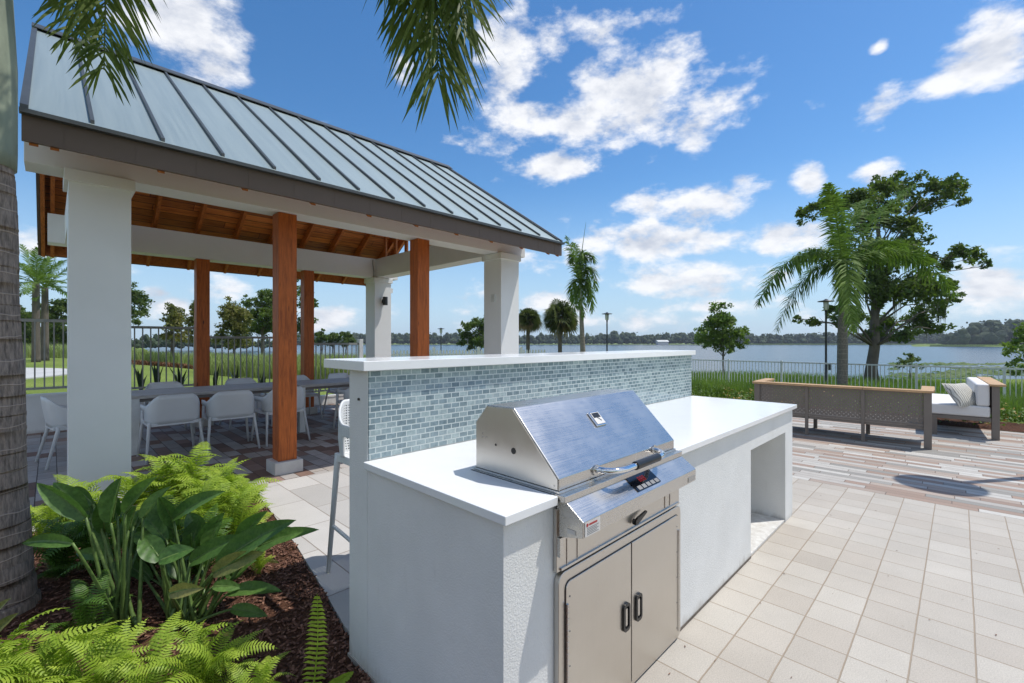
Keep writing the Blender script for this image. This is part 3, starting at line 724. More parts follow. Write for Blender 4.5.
# columns
for cx, cy in ((.295, 5.30), (.41, 9.24), (5.13, 5.30), (5.13, 9.24)):
    if True:
        w = .195 if cx < 1 else .20; mb = MB(); mb.box(cx-w, cx+w, cy-w, cy+w, .0, 2.735); c = mb.build('column', M['paint'], PV, bevel=.004)
        mb = MB(); mb.box(cx-w-.026, cx+w+.026, cy-w-.026, cy+w+.026, 2.72, 2.817); mb.build('capital', M['paint'], c, bevel=.004)
        mb = MB(); mb.box(cx-w-.022, cx+w+.022, cy-w-.022, cy+w+.022, .0, .14); mb.build('column_base', M['paint'], c, bevel=.004)
for cx in (1.81, 3.565):
    for cy in (5.30, 9.20):
        mb = MB(); mb.box(cx-.095, cx+.095, cy-.095, cy+.095, .135, 2.818); c = mb.build('post', M['post_wood'], PV, bevel=.004)
        if cy < 6:
            mb = MB(); mb.box(cx-.145, cx+.145, cy-.145, cy+.145, 0, .134); mb.build('plinth', M['concrete'], c, bevel=.006)
        else:
            mb = MB(); mb.box(cx-.145, cx+.145, cy-.145, cy+.145, 0, .134); mb.build('plinth', M['concrete'], c, bevel=.006)
# wall light on the back right column
mb = MB(); mb.tube([(5.13,8.95,2.22),(5.13,8.95,2.40)], .055, 16); mb.box(5.10,5.16,8.955,9.038,2.27,2.35); mb.build('wall_light', M['blackpaint'], PV, angle=40)
mb = MB(); mb.box(4.905,4.928,5.22,5.30,2.05,2.17); mb.build('outlet_cover', M['galv'], PV)
mb = MB(); mb.box(5.335,5.42,9.12,9.2,2.52,2.62); mb.build('junction_box', M['whitevinyl'], PV)
# conduit in the inner back corner
mb = MB(); mb.tube([(4.90,9.06,3.2),(4.90,9.07,3.1),(4.93,9.075,2.95),(4.93,9.075,2.83)], .009, 6); mb.build('cable', M['galvdark'], PV, smooth=True)
# ------------------------------------------------------------------ tables
def table_proto(L):
    t = thing('dining_table', 'x', 'dining table')
    mb = MB(); w = .90; n = 9
    for i in range(n): mb.box(.06, L-.06, .035+i*(w-.07)/n, .035+(i+1)*(w-.07)/n-.012, .715, .74)
    mb.box(0, .058, 0, w, .70, .742); mb.box(L-.058, L, 0, w, .70, .742); mb.box(.058, L-.058, 0, .033, .70, .742); mb.box(.058, L-.058, w-.033, w, .70, .742)
    mb.build('tabletop', M['greyslat'], t)
    mb = MB(); mb.box(.08, L-.08, .05, .09, .655, .699); mb.box(.08, L-.08, w-.09, w-.05, .655, .699); mb.build('apron', M['taupe'], t)
    for x in (.0, L-.09):
        for y in (.0, w-.09):
            mb = MB(); mb.box(x+.002, x+.088, y+.002, y+.088, 0, .699); mb.build('leg', M['galv'], t)
        mb = MB(); mb.box(x+.02, x+.07, .089, w-.089, .60, .698); mb.build('end_rail', M['galv'], t)
    return t
T1 = table_proto(2.0); T1.location = (.70, 7.37, 0); T1['label'] = 'long grey slatted dining table behind the left white column'; T1['group'] = 'grey dining tables under the pavilion'
dup(T1, (2.74, 7.37, 0), 0, 'grey slatted dining table behind the front orange post, right of the gap', 'grey dining tables under the pavilion')
# ------------------------------------------------------------------ chairs
def shell(perf, zs, mat, t, hi, stool=False):
    """wrapped back-and-arm shell: U in plan, sampled along its length and height"""
    W, Dp = .27, .24
    def plan(u):  # u 0..1 from left arm front round the back to right arm front
        L1 = .30; Bk = .36; corner = .14; tot = 2*L1 + Bk + 2*corner*1.2; s = u*tot
        if s < L1: return (-W, -.22 + s, 0)
        s -= L1
        if s < corner*1.2:
            k = s/(corner*1.2); a = k*math.pi/2; return (-W + .09*(1-math.cos(a)), .08 + .15*math.sin(a), k)
        s -= corner*1.2
        if s < Bk: return (-W+.09 + s/Bk*(2*W-.18), .23, 1)
        s -= Bk
        if s < corner*1.2:
            k = s/(corner*1.2); a = (1-k)*math.pi/2; return (W - .09*(1-math.cos(a)), .08 + .15*math.sin(a), 1-k)
        s -= corner*1.2; return (W, .08 - s, 0)
    nu, nv = (64, 22) if perf else (28, 6)
    def top(k): return zs + .20 + (hi-.20)*ss(0, 1, k)
    V = []
    for j in range(nv+1):
        for i in range(nu+1):
            x, y, k = plan(i/nu); zb = zs - .02 + .03*(1-k); zt = top(k); t_ = j/nv
            tp = 1 - .16*abs(t_-.45)*k
            V.append(Vector((x*tp, y + .05*t_*k, zb + (zt-zb)*t_)))
    mb = MB(); 
    def P(i, j): return V[j*(nu+1)+i]
    th = .012
    for j in range(nv):
        for i in range(nu):
            a, b, c, d = P(i,j), P(i+1,j), P(i+1,j+1), P(i,j+1)
            if plan((i+.5)/nu)[2] == 0 and j < nv*.62: continue
            if perf and 2 <= j < nv-2 and 3 <= i < nu-3:
                m = (a+b+c+d)/4; q = [m + (v-m)*.52 for v in (a,b,c,d)]
                mb.add([a,b,c,d]+q, [(0,1,5,4),(1,2,6,5),(2,3,7,6),(3,0,4,7)])
            else: mb.add([a,b,c,d], [(0,1,2,3)])
    o = mb.build('backrest', mat, t)
    me = o.data; bm = bmesh.new(); bm.from_mesh(me); bmesh.ops.remove_doubles(bm, verts=bm.verts, dist=.0004); bmesh.ops.recalc_face_normals(bm, faces=bm.faces); bm.to_mesh(me); bm.free()
    me.polygons.foreach_set('use_smooth', [True]*len(me.polygons)); me.update()
    so = o.modifiers.new('solid', 'SOLIDIFY'); so.thickness = th; so.offset = 0
    return o
def seat(perf, z, mat, t):
    mb = MB(); n = 22 if perf else 6; x0, x1, y0, y1 = -.235, .235, -.25, .22
    def z_(x, y): return z - .02*math.cos(x/.24*1.5)*math.cos((y)/.26*1.4)
    for i in range(n):
        for j in range(n):
            xa, xb = x0+(x1-x0)*i/n, x0+(x1-x0)*(i+1)/n; ya, yb = y0+(y1-y0)*j/n, y0+(y1-y0)*(j+1)/n
            q = [Vector((x,y,z_(x,y))) for x,y in ((xa,ya),(xb,ya),(xb,yb),(xa,yb))]
            if perf and 1 <= i < n-1 and 1 <= j < n-1:
                m = sum(q, Vector())/4; p = [m+(v-m)*.5 for v in q]; mb.add(q+p, [(0,1,5,4),(1,2,6,5),(2,3,7,6),(3,0,4,7)])
            else: mb.add(q, [(0,1,2,3)])
    o = mb.build('seat', mat, t); me = o.data; bm = bmesh.new(); bm.from_mesh(me); bmesh.ops.remove_doubles(bm, verts=bm.verts, dist=.0004); bmesh.ops.recalc_face_normals(bm, faces=bm.faces); bm.to_mesh(me); bm.free()
    so = o.modifiers.new('solid', 'SOLIDIFY'); so.thickness = .014; so.offset = 0
    return o
def chair_proto(name, cat, zs, hi, mat, perf, foot=False):
    t = thing(name, 'x', cat)
    shell(perf, zs, mat, t, hi); seat(perf, zs, mat, t)
    mb = MB()
    mb.box(-.235,.235,-.262,-.24,zs-.035,zs+.012); mb.box(-.235,.235,.215,.237,zs-.035,zs+.0); mb.box(-.262,-.236,-.25,.22,zs-.035,zs+.012); mb.box(.236,.262,-.25,.22,zs-.035,zs+.012)
    mb.build('seat_frame', mat, t, bevel=.005)
    for sx in (-1, 1):
        for sy, yt, yb in ((-1, -.235, -.27), (1, .20, .30)):
            top = zs + (.19 if sy < 0 else .0)
            sp = .03 if zs < .6 else .0
            mb = MB(); mb.tube([(sx*.25, yt, top), (sx*.252, yt, zs-.03), (sx*(.262+sp), yb, 0)], [.017,.018,.013], 8, sx=1.1); mb.build('leg', mat, t, smooth=True)
    if foot:
        for sx in (-1, 1):
            mb = MB(); mb.tube([(sx*.255,-.255,.30),(sx*.256,0,.27),(sx*.255,.262,.30)], .011, 8); mb.build('stretcher', mat, t, smooth=True)
        mb = MB(); mb.tube([(-.255,-.255,.28),(.255,-.255,.28)], .013, 8); mb.build('footrest', mat, t, smooth=True)
    return t
CH = chair_proto('dining_chair', 'chair', .45, .335, M['resin'], False)
grp = 'grey resin armchairs around the pavilion tables'
# chair faces local -y ... the back is at local +y.  near row: back toward the camera (-Y)
near = [(1.06, 7.02, math.pi+.03, 'grey resin armchair, first to the right of the left white column, back to the camera'), (1.68, 6.98, math.pi-.04, 'grey resin armchair left of the front orange post, back to the camera'),
        (2.33, 7.0, math.pi+.05, 'grey resin armchair half hidden by the front orange post'), (3.55, 7.05, math.pi, 'grey resin armchair between the front orange post and the white bar'),
        (.22, 7.55, math.pi/2+.15, 'grey resin armchair at the table end, mostly hidden behind the left white column')]
far = [(1.27, 8.72, .03, 'grey resin armchair across the table, seen over the leftmost near chair'), (2.33, 8.72, .02, 'grey resin armchair across the table behind the front orange post'), (3.25, 8.72, 0, 'grey resin armchair across the right hand table beside the back orange post'), (4.1, 8.72, .04, 'grey resin armchair at the far right of the tables across from the camera')]
CH.location = near[0][:3-1] + (0,); CH.rotation_euler = (0,0,near[0][2]); CH['label'] = near[0][3]; CH['group'] = grp
for x, y, rz, lab in near[1:] + far: dup(CH, (x, y, 0), rz, lab, grp)
# bar stools: seat faces the bar (-Y), back at +Y -> local rotation 0
BS = chair_proto('bar_stool', 'bar stool', .74, .32, M['resin_w'], True, True)
BS.location = (1.475, 2.49, 0); BS.rotation_euler = (0,0,.03); BS['label'] = 'white perforated bar stool standing at the left end of the raised bar'; BS['group'] = 'white bar stools at the raised bar'
# ------------------------------------------------------------------ lounge
def perf_panel(t, x, y0, y1, z0, z1, name='back_panel'):
    mb = MB(); pitch = .026; ny = int((y1-y0)/pitch); nz = int((z1-z0)/pitch)
    for i in range(ny):
        for j in range(nz):
            ya, yb = y0+(y1-y0)*i/ny, y0+(y1-y0)*(i+1)/ny; za, zb = z0+(z1-z0)*j/nz, z0+(z1-z0)*(j+1)/nz
            q = [Vector((x,a,b)) for a,b in ((ya,za),(yb,za),(yb,zb),(ya,zb))]; m = sum(q, Vector())/4
            h = .2
            p = [Vector((x, m.y + dy*(yb-ya)*h, m.z + dz*(zb-za)*h)) for dy,dz in ((-1,-1),(1,-1),(1,1),(-1,1))]
            if (i+j) % 2 == 0: mb.add(q+p, [(0,1,5,4),(1,2,6,5),(2,3,7,6),(3,0,4,7)])
            else: mb.add(q, [(0,1,2,3)])
    return mb.build(name, M['taupe'], t)
def cushion(t, x0,x1,y0,y1,z0,z1, name='cushion', M4=None):
    mb = MB(); mb.box(x0,x1,y0,y1,z0,z1)
    if M4 is not None: mb.v = [tuple(M4 @ Vector(v)) for v in mb.v]
    o = mb.build(name, M['cushion'], t, bevel=.028, bseg=4); return o
def sofa(t, L, n, arms=(True, True)):
    """local: back along +y from 0..L at x=0, seat toward +x"""
    step = L/n
    for i in range(n+1):
        y = i*L/n
        if i in (0, n):
            mb = MB(); mb.box(-.03, .045, y-.04, y+.04, 0, .745); mb.build('leg', M['taupe'], t, bevel=.003)
            mb = MB(); mb.box(.70, .775, y-.04, y+.04, 0, .745 if arms[0 if i == 0 else 1] else .30); mb.build('leg', M['taupe'], t, bevel=.003)
        else:
            mb = MB(); mb.box(-.02, .025, y-.02, y+.02, 0, .74); mb.build('leg', M['taupe'], t); mb = MB(); mb.box(.70, .75, y-.025, y+.025, 0, .25); mb.build('leg', M['taupe'], t)
    for i in range(n): perf_panel(t, 0, i*step+(.041 if i == 0 else .021), (i+1)*step-(.041 if i == n-1 else .021), .33, .72)
    mb = MB(); mb.box(-.012,.012,.042,L-.042,.295,.328); mb.box(-.012,.012,.042,L-.042,.722,.744); mb.box(-.0,.76,.0,L,.25,.29); mb.build('seat_frame', M['taupe'], t)
    mb = MB()
    for i in range(n): mb.box(-.075, .085, (i*step if i else -.06)+.002, ((i+1)*step if i < n-1 else L+.06)-.002, .747, .778)
    mb.build('back_cap', M['teak'], t, bevel=.004)
    for k, y in ((0, 0), (1, L)):
        if arms[k]:
            mb = MB(); mb.box(.087, .80, y-.07, y+.07, .747, .778); mb.build('arm_cap', M['teak'], t, bevel=.004)
            mb = MB(); mb.box(.047, .698, y-.012, y+.012, .30, .72); mb.build('arm_panel', M['taupe'], t)
SF = thing('patio_sofa', 'x', 'sofa'); sofa(SF, 2.05, 3)
mb = MB()
for i in range(12): mb.box(.06+i*.058, .108+i*.058, .045, 2.005, .2905, .308)
mb.build('seat_slats', M['taupe'], SF)
SF.location = (8.16, .31, 0); SF.rotation_euler = (0,0,.035); SF['label'] = 'taupe metal patio sofa with three perforated back panels and teak cap, facing the lake'
S2 = thing('patio_daybed', 'taupe patio daybed with thick white cushions and one striped pillow, right of the sofa', 'daybed')
# built in world orientation at origin: near end at x=0, back at y=0, seat toward +y
for y in (0, .66):
    for x in (.0, 1.75):
        mb = MB(); mb.box(x-.04, x+.04, y-.04, y+.04, 0, .775 if y == 0 else .30); mb.build('leg', M['taupe'], S2, bevel=.003)
mb = MB(); mb.box(-.03, 1.78, .042, .72, .255, .31); mb.build('seat_frame', M['taupe'], S2, bevel=.003)
mb = MB(); mb.box(.042, 1.71, -.012, .012, .32, .76); mb.build('back_panel', M['taupe'], S2)
mb = MB(); mb.box(-.08, 1.83, -.10, .065, .778, .808); mb.build('back_cap', M['teak'], S2, bevel=.004)
cushion(S2, -.03, 1.78, .05, .74, .313, .475, 'seat_cushion'); cushion(S2, -.02, 1.75, .055, .20, .478, .80, 'back_cushion')
S2.location = (9.62, -.36, 0); S2.rotation_euler = (0,0,.05)
def pillow():
    mb = MB(); n = 14; vs = []
    for s in (1, -1):
        for j in range(n+1):
            for i in range(n+1):
                a, b = i/n*2-1, j/n*2-1; k = (1-abs(a)**2.6)*(1-abs(b)**2.6)
                vs.append((a*.21*(1-.07*(1-abs(b))), b*.21*(1-.07*(1-abs(a))), s*.075*k**.5))
    fs = []; m_ = (n+1)**2
    for s in range(2):
        for j in range(n):
            for i in range(n):
                q = (s*m_+j*(n+1)+i, s*m_+j*(n+1)+i+1, s*m_+(j+1)*(n+1)+i+1, s*m_+(j+1)*(n+1)+i); fs.append(q if s == 0 else q[::-1])
    mb.add(vs, fs); N = NT('striped_linen'); co = N.coord('Object'); sx = N.n('SeparateXYZ'); N.l(co, sx.inputs[0])
    w = N.math('SINE', N.math('ADD', N.math('MULTIPLY', sx.outputs[0], 210), N.math('MULTIPLY', N.noise(co, 14, 3), 7)))
    N.set(Base_Color=N.ramp(w, [(.35, (.62,.60,.53)), (.6, (.24,.23,.20))]), Roughness=.9)
    o = mb.build('pillow', N.m, smooth=True)
    o.location = (9.70, -.02, .62); o.rotation_euler = (math.radians(52), 0, math.radians(-38))
    tag(o, 'cream and charcoal striped pillow leaning on the white daybed cushion', 'pillow')
pillow()
# ------------------------------------------------------------------ leaves, fronds, crowns
def bez(P0, P1, P2, t): return P0*(1-t)**2 + P1*2*t*(1-t) + P2*t*t
def frond_mb(P0, P1, P2, leaf=.42, n=46, start=.12, wid=.022, droop=.35, mat_i=0, jit=.25, rad=.018, plum=.35, sweep=.45, wind=None, segs=2, tipk=.6):
    """palm frond: rachis along a curve, narrow leaflets on both sides"""
    mb = MB(); P0, P1, P2 = Vector(P0), Vector(P1), Vector(P2)
    pts = [bez(P0, P1, P2, i/12) for i in range(13)]
    mb.tube(pts, [rad*(1-.85*i/12) for i in range(13)], 6, mi=1)
    for i in range(n):
        t = start + (1-start)*(i+.5)/n; p = bez(P0, P1, P2, t); tg = (bez(P0, P1, P2, min(1, t+.02)) - bez(P0, P1, P2, max(0, t-.02))).normalized()
        side = tg.cross(Vector((0,0,1)))
        if side.length < .2: side = tg.cross(Vector((.3,1,.1)))
        side.normalize(); up = side.cross(tg).normalized()
        L0 = leaf*(math.sin(math.pi*(.12+.8*t))**tipk)*(1 if t < .85 else (1.3-t)/.45)
        for sgn in (-1, 1):
            L = L0*R.uniform(.8, 1.1)
            d = (side*sgn + tg*(sweep+.5*t) + up*R.uniform(-plum, plum)).normalized()
            d = (d + Vector((R.uniform(-1,1), R.uniform(-1,1), R.uniform(-1,1)))*jit*.35).normalized()
            if wind is not None: d = (d + wind*R.uniform(.6, 1)).normalized()
            w = d.cross(up); w = (w.normalized() if w.length > .1 else tg)*wid/2
            a = p; c = [a]
            for k in range(1, segs+1):
                f = k/segs; c.append(a + d*L*f - Vector((0,0,1))*droop*L*f*f)
            vs = [c[0]-w*.5, c[0]+w*.5]
            for k in range(1, segs): vs += [c[k]-w, c[k]+w]
            vs.append(c[-1]); fs = []
            for k in range(segs-1): fs.append((2*k, 2*k+1, 2*k+3, 2*k+2))
            fs.append((2*(segs-1), 2*(segs-1)+1, 2*segs)); mb.add(vs, fs)
    return mb
def palm_trunk(t, base, top, r0, r1, mat, bulge=0, n=14, bend=None, segs=16):
    mb = MB(); P = []; rr = []
    base, top = Vector(base), Vector(top)
    for i in range(segs+1):
        k = i/segs; p = base.lerp(top, k)
        if bend is not None: p += Vector(bend)*math.sin(math.pi*k)
        P.append(p); r = r0+(r1-r0)*k + bulge*math.sin(math.pi*min(1, k*1.1))
        if k == 0: r *= 1.12
        rr.append(r)
    mb.tube(P, rr, n); return mb.build('trunk', mat, t, smooth=True)

# near royal palm at the left edge
NP = thing('palm_tree', 'ringed grey palm trunk at the left edge with fronds hanging over the roof', 'palm tree', (-.224, 3.645, 0))
def near_trunk():
    mb = MB(); P = []; rr = []
    z = -.05; i = 0
    while z < 2.36:
        k = z/2.4; w = (-.224 - .045*k, 3.645 + .045*k)
        for dz, dr in ((0, 0.0), (.006, .0018), (.014, .0018), (.02, 0), (.085, -.0012)):
            r = .160 - .030*k + (.02*(1-z/.25)**2 if z < .25 else 0)
            P.append((w[0]+.004*math.sin(z*7), w[1], z+dz)); rr.append(r+dr)
        z += .098 + .02*math.sin(i*2.3); i += 1
    mb.tube(P, rr, 40); return mb.build('trunk', M['ptrunk'], NP, smooth=True)
near_trunk()
mb = MB(); mb.tube([(-.262,3.69,2.36),(-.26,3.69,2.44),(-.262,3.695,2.9),(-.268,3.70,3.4),(-.28,3.70,3.75)], [.134,.134,.136,.12,.07], 36); mb.build('crownshaft', M['shaft'], NP, smooth=True)
c0 = Vector((-.29, 3.70, 3.6))
NF = [(tuple(at(118, -330, 2.8)), tuple(at(104, 70, 2.85)), .43), (tuple(at(452, -330, 3.0)), tuple(at(438, 78, 3.05)), .66),
      (tuple(at(86, -330, 2.9)), tuple(at(72, 42, 2.95)), .38), (tuple(at(425, -330, 3.05)), tuple(at(409, 30, 3.15)), .5), (tuple(at(470, -330, 3.0)), tuple(at(466, 20, 2.95)), .5), ((-1.6, 4.6, 5.6), (-2.9, 5.4, 4.0), .5), ((-1.9, 3.0, 5.6), (-3.2, 2.4, 4.2), .5), ((-1.0, 1.9, 5.5), (-1.7, .6, 4.2), .5), ((-.3, 4.9, 6.0), (-.9, 6.1, 5.6), .5), ((-.1, 3.7, 6.3), (.2, 3.9, 6.9), .45), ((-1.1,5.0,5.0), (-2.0,6.2,3.6), .5)]
for k, (p1, p2, L) in enumerate(NF):
    frond_mb(c0, p1, p2, leaf=L, n=(150, 190, 130, 150, 150)[k] if k < 5 else 50, wid=(.015, .019, .015, .018, .018)[k] if k < 5 else .026, droop=.45, plum=1.2, sweep=.75, jit=.75, tipk=.3 if k < 5 else .6, segs=4, rad=.02, start=.2).build('frond', [M['palmnear'], M['palmnear']], NP)

# broad leaf clump helper
def leafcloud(mb, c, rad, n, size, flat=1.0, mi=0, shape=1.6):
    c = Vector(c)
    for _ in range(n):
        d = Vector((R.gauss(0,1), R.gauss(0,1), R.gauss(0,1))).normalized(); r = rad*R.random()**(1/shape)
        p = c + Vector((d.x*r, d.y*r, d.z*r*flat)); s = size*R.uniform(.6, 1.3)
        q = Vector((R.gauss(0,1), R.gauss(0,1), R.gauss(0,1)+.6)).normalized(); a = q.orthogonal().normalized(); b = q.cross(a)
        w = R.uniform(0, 6.28); a, b = a*math.cos(w)+b*math.sin(w), b*math.cos(w)-a*math.sin(w)
        mb.add([p-a*s, p-b*s*.5+q*s*.1, p+a*s, p+b*s*.5+q*s*.1], [(0,1,2,3)], mi)
def tree(name, label, cat, base, H, clusters, leaf, mat, tr=.12, group=None, dens=1.0, trunkmat=None, moss=0, trunk_to=None, flat=.8, lean=(0,0)):
    """clusters: list of (x,y,z,r) in world space; limbs run from the trunk to every cluster"""
    base = Vector(base); t = thing(name, label, cat, base, 0, group)
    top = Vector(trunk_to) if trunk_to is not None else base + Vector((lean[0], lean[1], H*.62))
    mb = MB(); n = 8; P = [base.lerp(top, i/n) + Vector((noise.noise(Vector((i*.7, base.x, 0))), noise.noise(Vector((i*.7, base.y, 4))), 0))*tr*.7*(1 if 0 < i else 0) for i in range(n+1)]
    mb.tube(P, [tr*(1.35 if i == 0 else 1)*(1-.72*i/n) for i in range(n+1)], 10)
    for (x, y, z, r) in clusters:
        c = Vector((x, y, z)); k = min(n-1, max(2, int(n*max(.3, min(.92, ((c.z-base.z)/max(.1, top.z-base.z))*.72))))); s = P[k]
        mid = s.lerp(c, .5) + Vector((R.uniform(-.1,.1), R.uniform(-.1,.1), .12))*(c-s).length
        rr = tr*.26*(1-k/n*.6); mb.tube([s, s.lerp(mid,.5)+Vector((0,0,.02)), mid, c.lerp(mid,.35), c], [rr, rr*.8, rr*.55, rr*.35, rr*.15], 6)
        for _ in range(3):
            e = c + Vector((R.uniform(-1,1), R.uniform(-1,1), R.uniform(-.6,.8)))*r*.9; mb.tube([c.lerp(mid,.3), e], [rr*.22, rr*.06], 4)
    mb.build('trunk', trunkmat or M['bark'], t, smooth=True)
    lm = MB()
    for (x, y, z, r) in clusters:
        k = max(6, int(10*(r/.5)))
        for _ in range(k):
            o = Vector((R.gauss(0,1), R.gauss(0,1), R.gauss(0,1)*flat)).normalized()*r*R.uniform(.2, 1.25)
            rr = r*R.uniform(.3, .75); leafcloud(lm, Vector((x,y,z))+o, rr, int(dens*62*(rr/.35)**1.6), leaf, .75)
    lm.build('crown', mat, t)
    if moss:
        mo = MB()
        for _ in range(moss):
            (x, y, z, r) = R.choice([c for c in clusters if c[2] < base.z + H*.55 and c[3] > .5] or clusters)
            p = Vector((x+R.uniform(-.35,.35)*r, y+R.uniform(-.35,.35)*r, z-r*.1)); L = r + R.uniform(.2, .8); a = R.uniform(0, 3.14); w = .035
            for _ in range(4):
                q = p+Vector((R.uniform(-.1,.1), R.uniform(-.1,.1), 0)); l2 = L*R.uniform(.5,1)
                mo.add([q-Vector((math.cos(a)*w, math.sin(a)*w, 0)), q+Vector((math.cos(a)*w, math.sin(a)*w, 0)), q-Vector((.02,.01,l2))], [(0,1,2)])
        mo.build('hanging_moss', M['moss'], t)
    return t
def pxclusters(lst, d, spread=1.0):
    out = []
    for (px, py, r) in lst:
        dd = d + R.uniform(-spread, spread); p = at(px, py, dd); out.append((p.x, p.y, p.z, r*d/FPX))
    return out
def gbase(px, d):
    p = at(px, 341, d); return Vector((p.x, p.y, gz(p.x, p.y)-.05))
# big oak-like lake tree
big = [(803,214,9),(818,207,10),(838,200,13),(862,196,13),(884,183,14),(908,186,13),(932,190,13),(952,190,12),(966,200,8),(880,215,18),(905,222,14),(925,205,12),(855,232,17),(888,250,20),(912,246,13),(925,262,12),(945,262,10),(962,252,9),(978,257,8),(986,266,5),(950,284,10),(930,288,14),(900,290,20),(866,282,18),(840,272,13),(918,318,15),(938,308,12),(955,300,7),(884,322,15),(850,318,13),(832,310,8),(800,292,7),(795,318,6),(940,330,8),(905,335,10),(815,322,7),(872,335,9),(892,205,10),(870,258,12)]
tree('lakeside_tree', 'large open-crowned green tree with hanging moss behind the lakeside fence', 'tree', gbase(871, 22), 9.5, pxclusters([(x, y, r*1.0) for x, y, r in big if not (790 < x < 860 and 225 < y < 300)], 22, 1.8), .10, M['oak'], tr=.26, dens=1.2, moss=46, trunk_to=at(880, 225, 22))
# small round tree
c1 = [(722,315,10),(712,325,10),(734,322,10),(708,338,9),(722,335,12),(738,336,9),(745,330,5),(718,346,8),(730,346,8),(702,330,5),(724,306,5),(716,318,8),(728,322,9),(730,342,8),(714,332,9),(706,344,5),(741,344,6)]
tree('young_tree', 'small round bright green tree alone beyond the fence right of the mosaic bar', 'tree', gbase(723, 25), 3, pxclusters(c1, 25, .5), .085, M['tree2'], tr=.07, dens=1.3, trunk_to=at(723, 318, 25))
c2 = [(1010,350,8),(1018,340,10),(1026,330,12),(1030,350,14),(1016,362,7),(1026,368,10),(1040,340,14),(1045,360,14),(1012,372,5)]
tree('young_tree', 'bright green small tree cut off by the right edge of the picture', 'tree', gbase(1030, 15.5), 3, pxclusters(c2, 15.5, .5), .07, M['tree2'], tr=.06, dens=1.3, trunk_to=at(1030, 345, 15.5))
c3 = [(905,362,5),(914,360,5),(910,355,4),(918,365,4),(900,367,4)]
tree('bush', 'small dark bush growing at the waterline right of the big tree', 'bush', gbase(910, 27), 1.4, pxclusters(c3, 27, .3), .07, M['oak'], tr=.05, dens=1.6, trunk_to=at(910, 366, 27))
# trees seen through the pavilion
def ball(cx, cy, w, h, n, r, taper=0):
    L = []
    for i in range(n):
        a = R.uniform(0, 6.28); q = R.random()**.5; yy = math.sin(a)*q; xx = math.cos(a)*q*(1 - taper*(-yy+1)/2)
        L.append((cx+xx*w, cy+yy*h, r*R.uniform(.7, 1.2)))
    return L
tree('bald_cypress', 'rust-tinged conical tree right of the left white column beyond the lawn', 'tree', gbase(172, 27), 4, pxclusters(ball(172, 325, 14, 23, 22, 6, .7), 27, .6), .09, M['rust'], tr=.09, dens=1.2, trunk_to=at(172, 306, 27))
tree('bald_cypress', 'rust-tinged broad tree between the back left orange post and the front orange post', 'tree', gbase(234, 27), 4, pxclusters(ball(234, 324, 19, 24, 28, 7, .55), 27, .6), .09, M['rust'], tr=.09, dens=1.2, trunk_to=at(234, 304, 27))
tree('bald_cypress', 'narrow rusty tree half hidden behind the back left orange post', 'tree', gbase(194, 33), 4, pxclusters(ball(195, 322, 8, 20, 12, 6, .5), 33, .6), .09, M['rust'], tr=.08, dens=1.1, trunk_to=at(195, 308, 33))
tree('oak_tree', 'thin-crowned dark green tree left of the front orange post beyond the lawn', 'tree', gbase(262, 36), 6, pxclusters(ball(262, 315, 18, 20, 22, 7), 36, 1), .11, M['oak'], tr=.14, dens=.9, trunk_to=at(262, 304, 36))
tree('oak_tree', 'tall sparse tree peeking out on both sides of the front orange post', 'tree', gbase(290, 38), 8, pxclusters([(283,300,8),(290,290,7),(283,315,8),(292,318,9),(302,302,8),(308,318,8),(298,330,9),(282,333,8),(268,308,6),(293,278,4),(305,290,6),(313,305,5)], 38, 1), .11, M['oak'], tr=.16, dens=.9, trunk_to=at(292, 295, 38))
tree('pine_tree', 'flat-topped pine just right of the left white column far behind the fence', 'tree', gbase(120, 40), 8, pxclusters([(130,292,8),(138,300,8),(134,312,7),(142,312,6),(124,300,9),(137,322,5),(118,290,8),(143,295,4)], 40, 1), .11, M['oak'], tr=.15, dens=.9, trunk_to=at(124, 292, 40))
tree('oak_tree', 'dark low tree far left between the palm trunks and the white column', 'tree', gbase(58, 38), 6, pxclusters(ball(58, 318, 14, 22, 12, 8), 38, 1), .11, M['oak'], tr=.14, dens=1.1, trunk_to=at(58, 306, 38))
tree('oak_tree', 'dark tree at the far left edge behind the ringed palm trunk', 'tree', gbase(18, 40), 6, pxclusters(ball(20, 322, 18, 18, 12, 8), 40, 1), .11, M['oak'], tr=.14, dens=1.1, trunk_to=at(20, 306, 40))
tree('oak_tree', 'dark spreading tree left of the right white column in front of the lake', 'tree', gbase(476, 42), 5, pxclusters([(470,326,7),(478,322,7),(464,334,6),(474,338,7),(485,330,8),(484,342,7),(462,342,5),(492,322,7),(470,346,4)], 42, 1), .12, M['oak'], tr=.2, dens=1.0, trunk_to=at(480, 328, 42))
for cx, lab, d in ((333, 'small dark tree beyond the reeds right of the back orange post', 60), (346, 'low dark tree just left of the back white column far away', 66), (322, 'rounded dark tree close to the back orange post far away', 58)):
    tree('shore_tree', lab, 'tree', gbase(cx, d)*1.0, 5, pxclusters(ball(cx, 338, 7, 6, 6, 4), d, 1), .16, M['oak'], tr=.14, group='small trees on the far left shore', dens=.8, trunk_to=at(cx, 336, d))

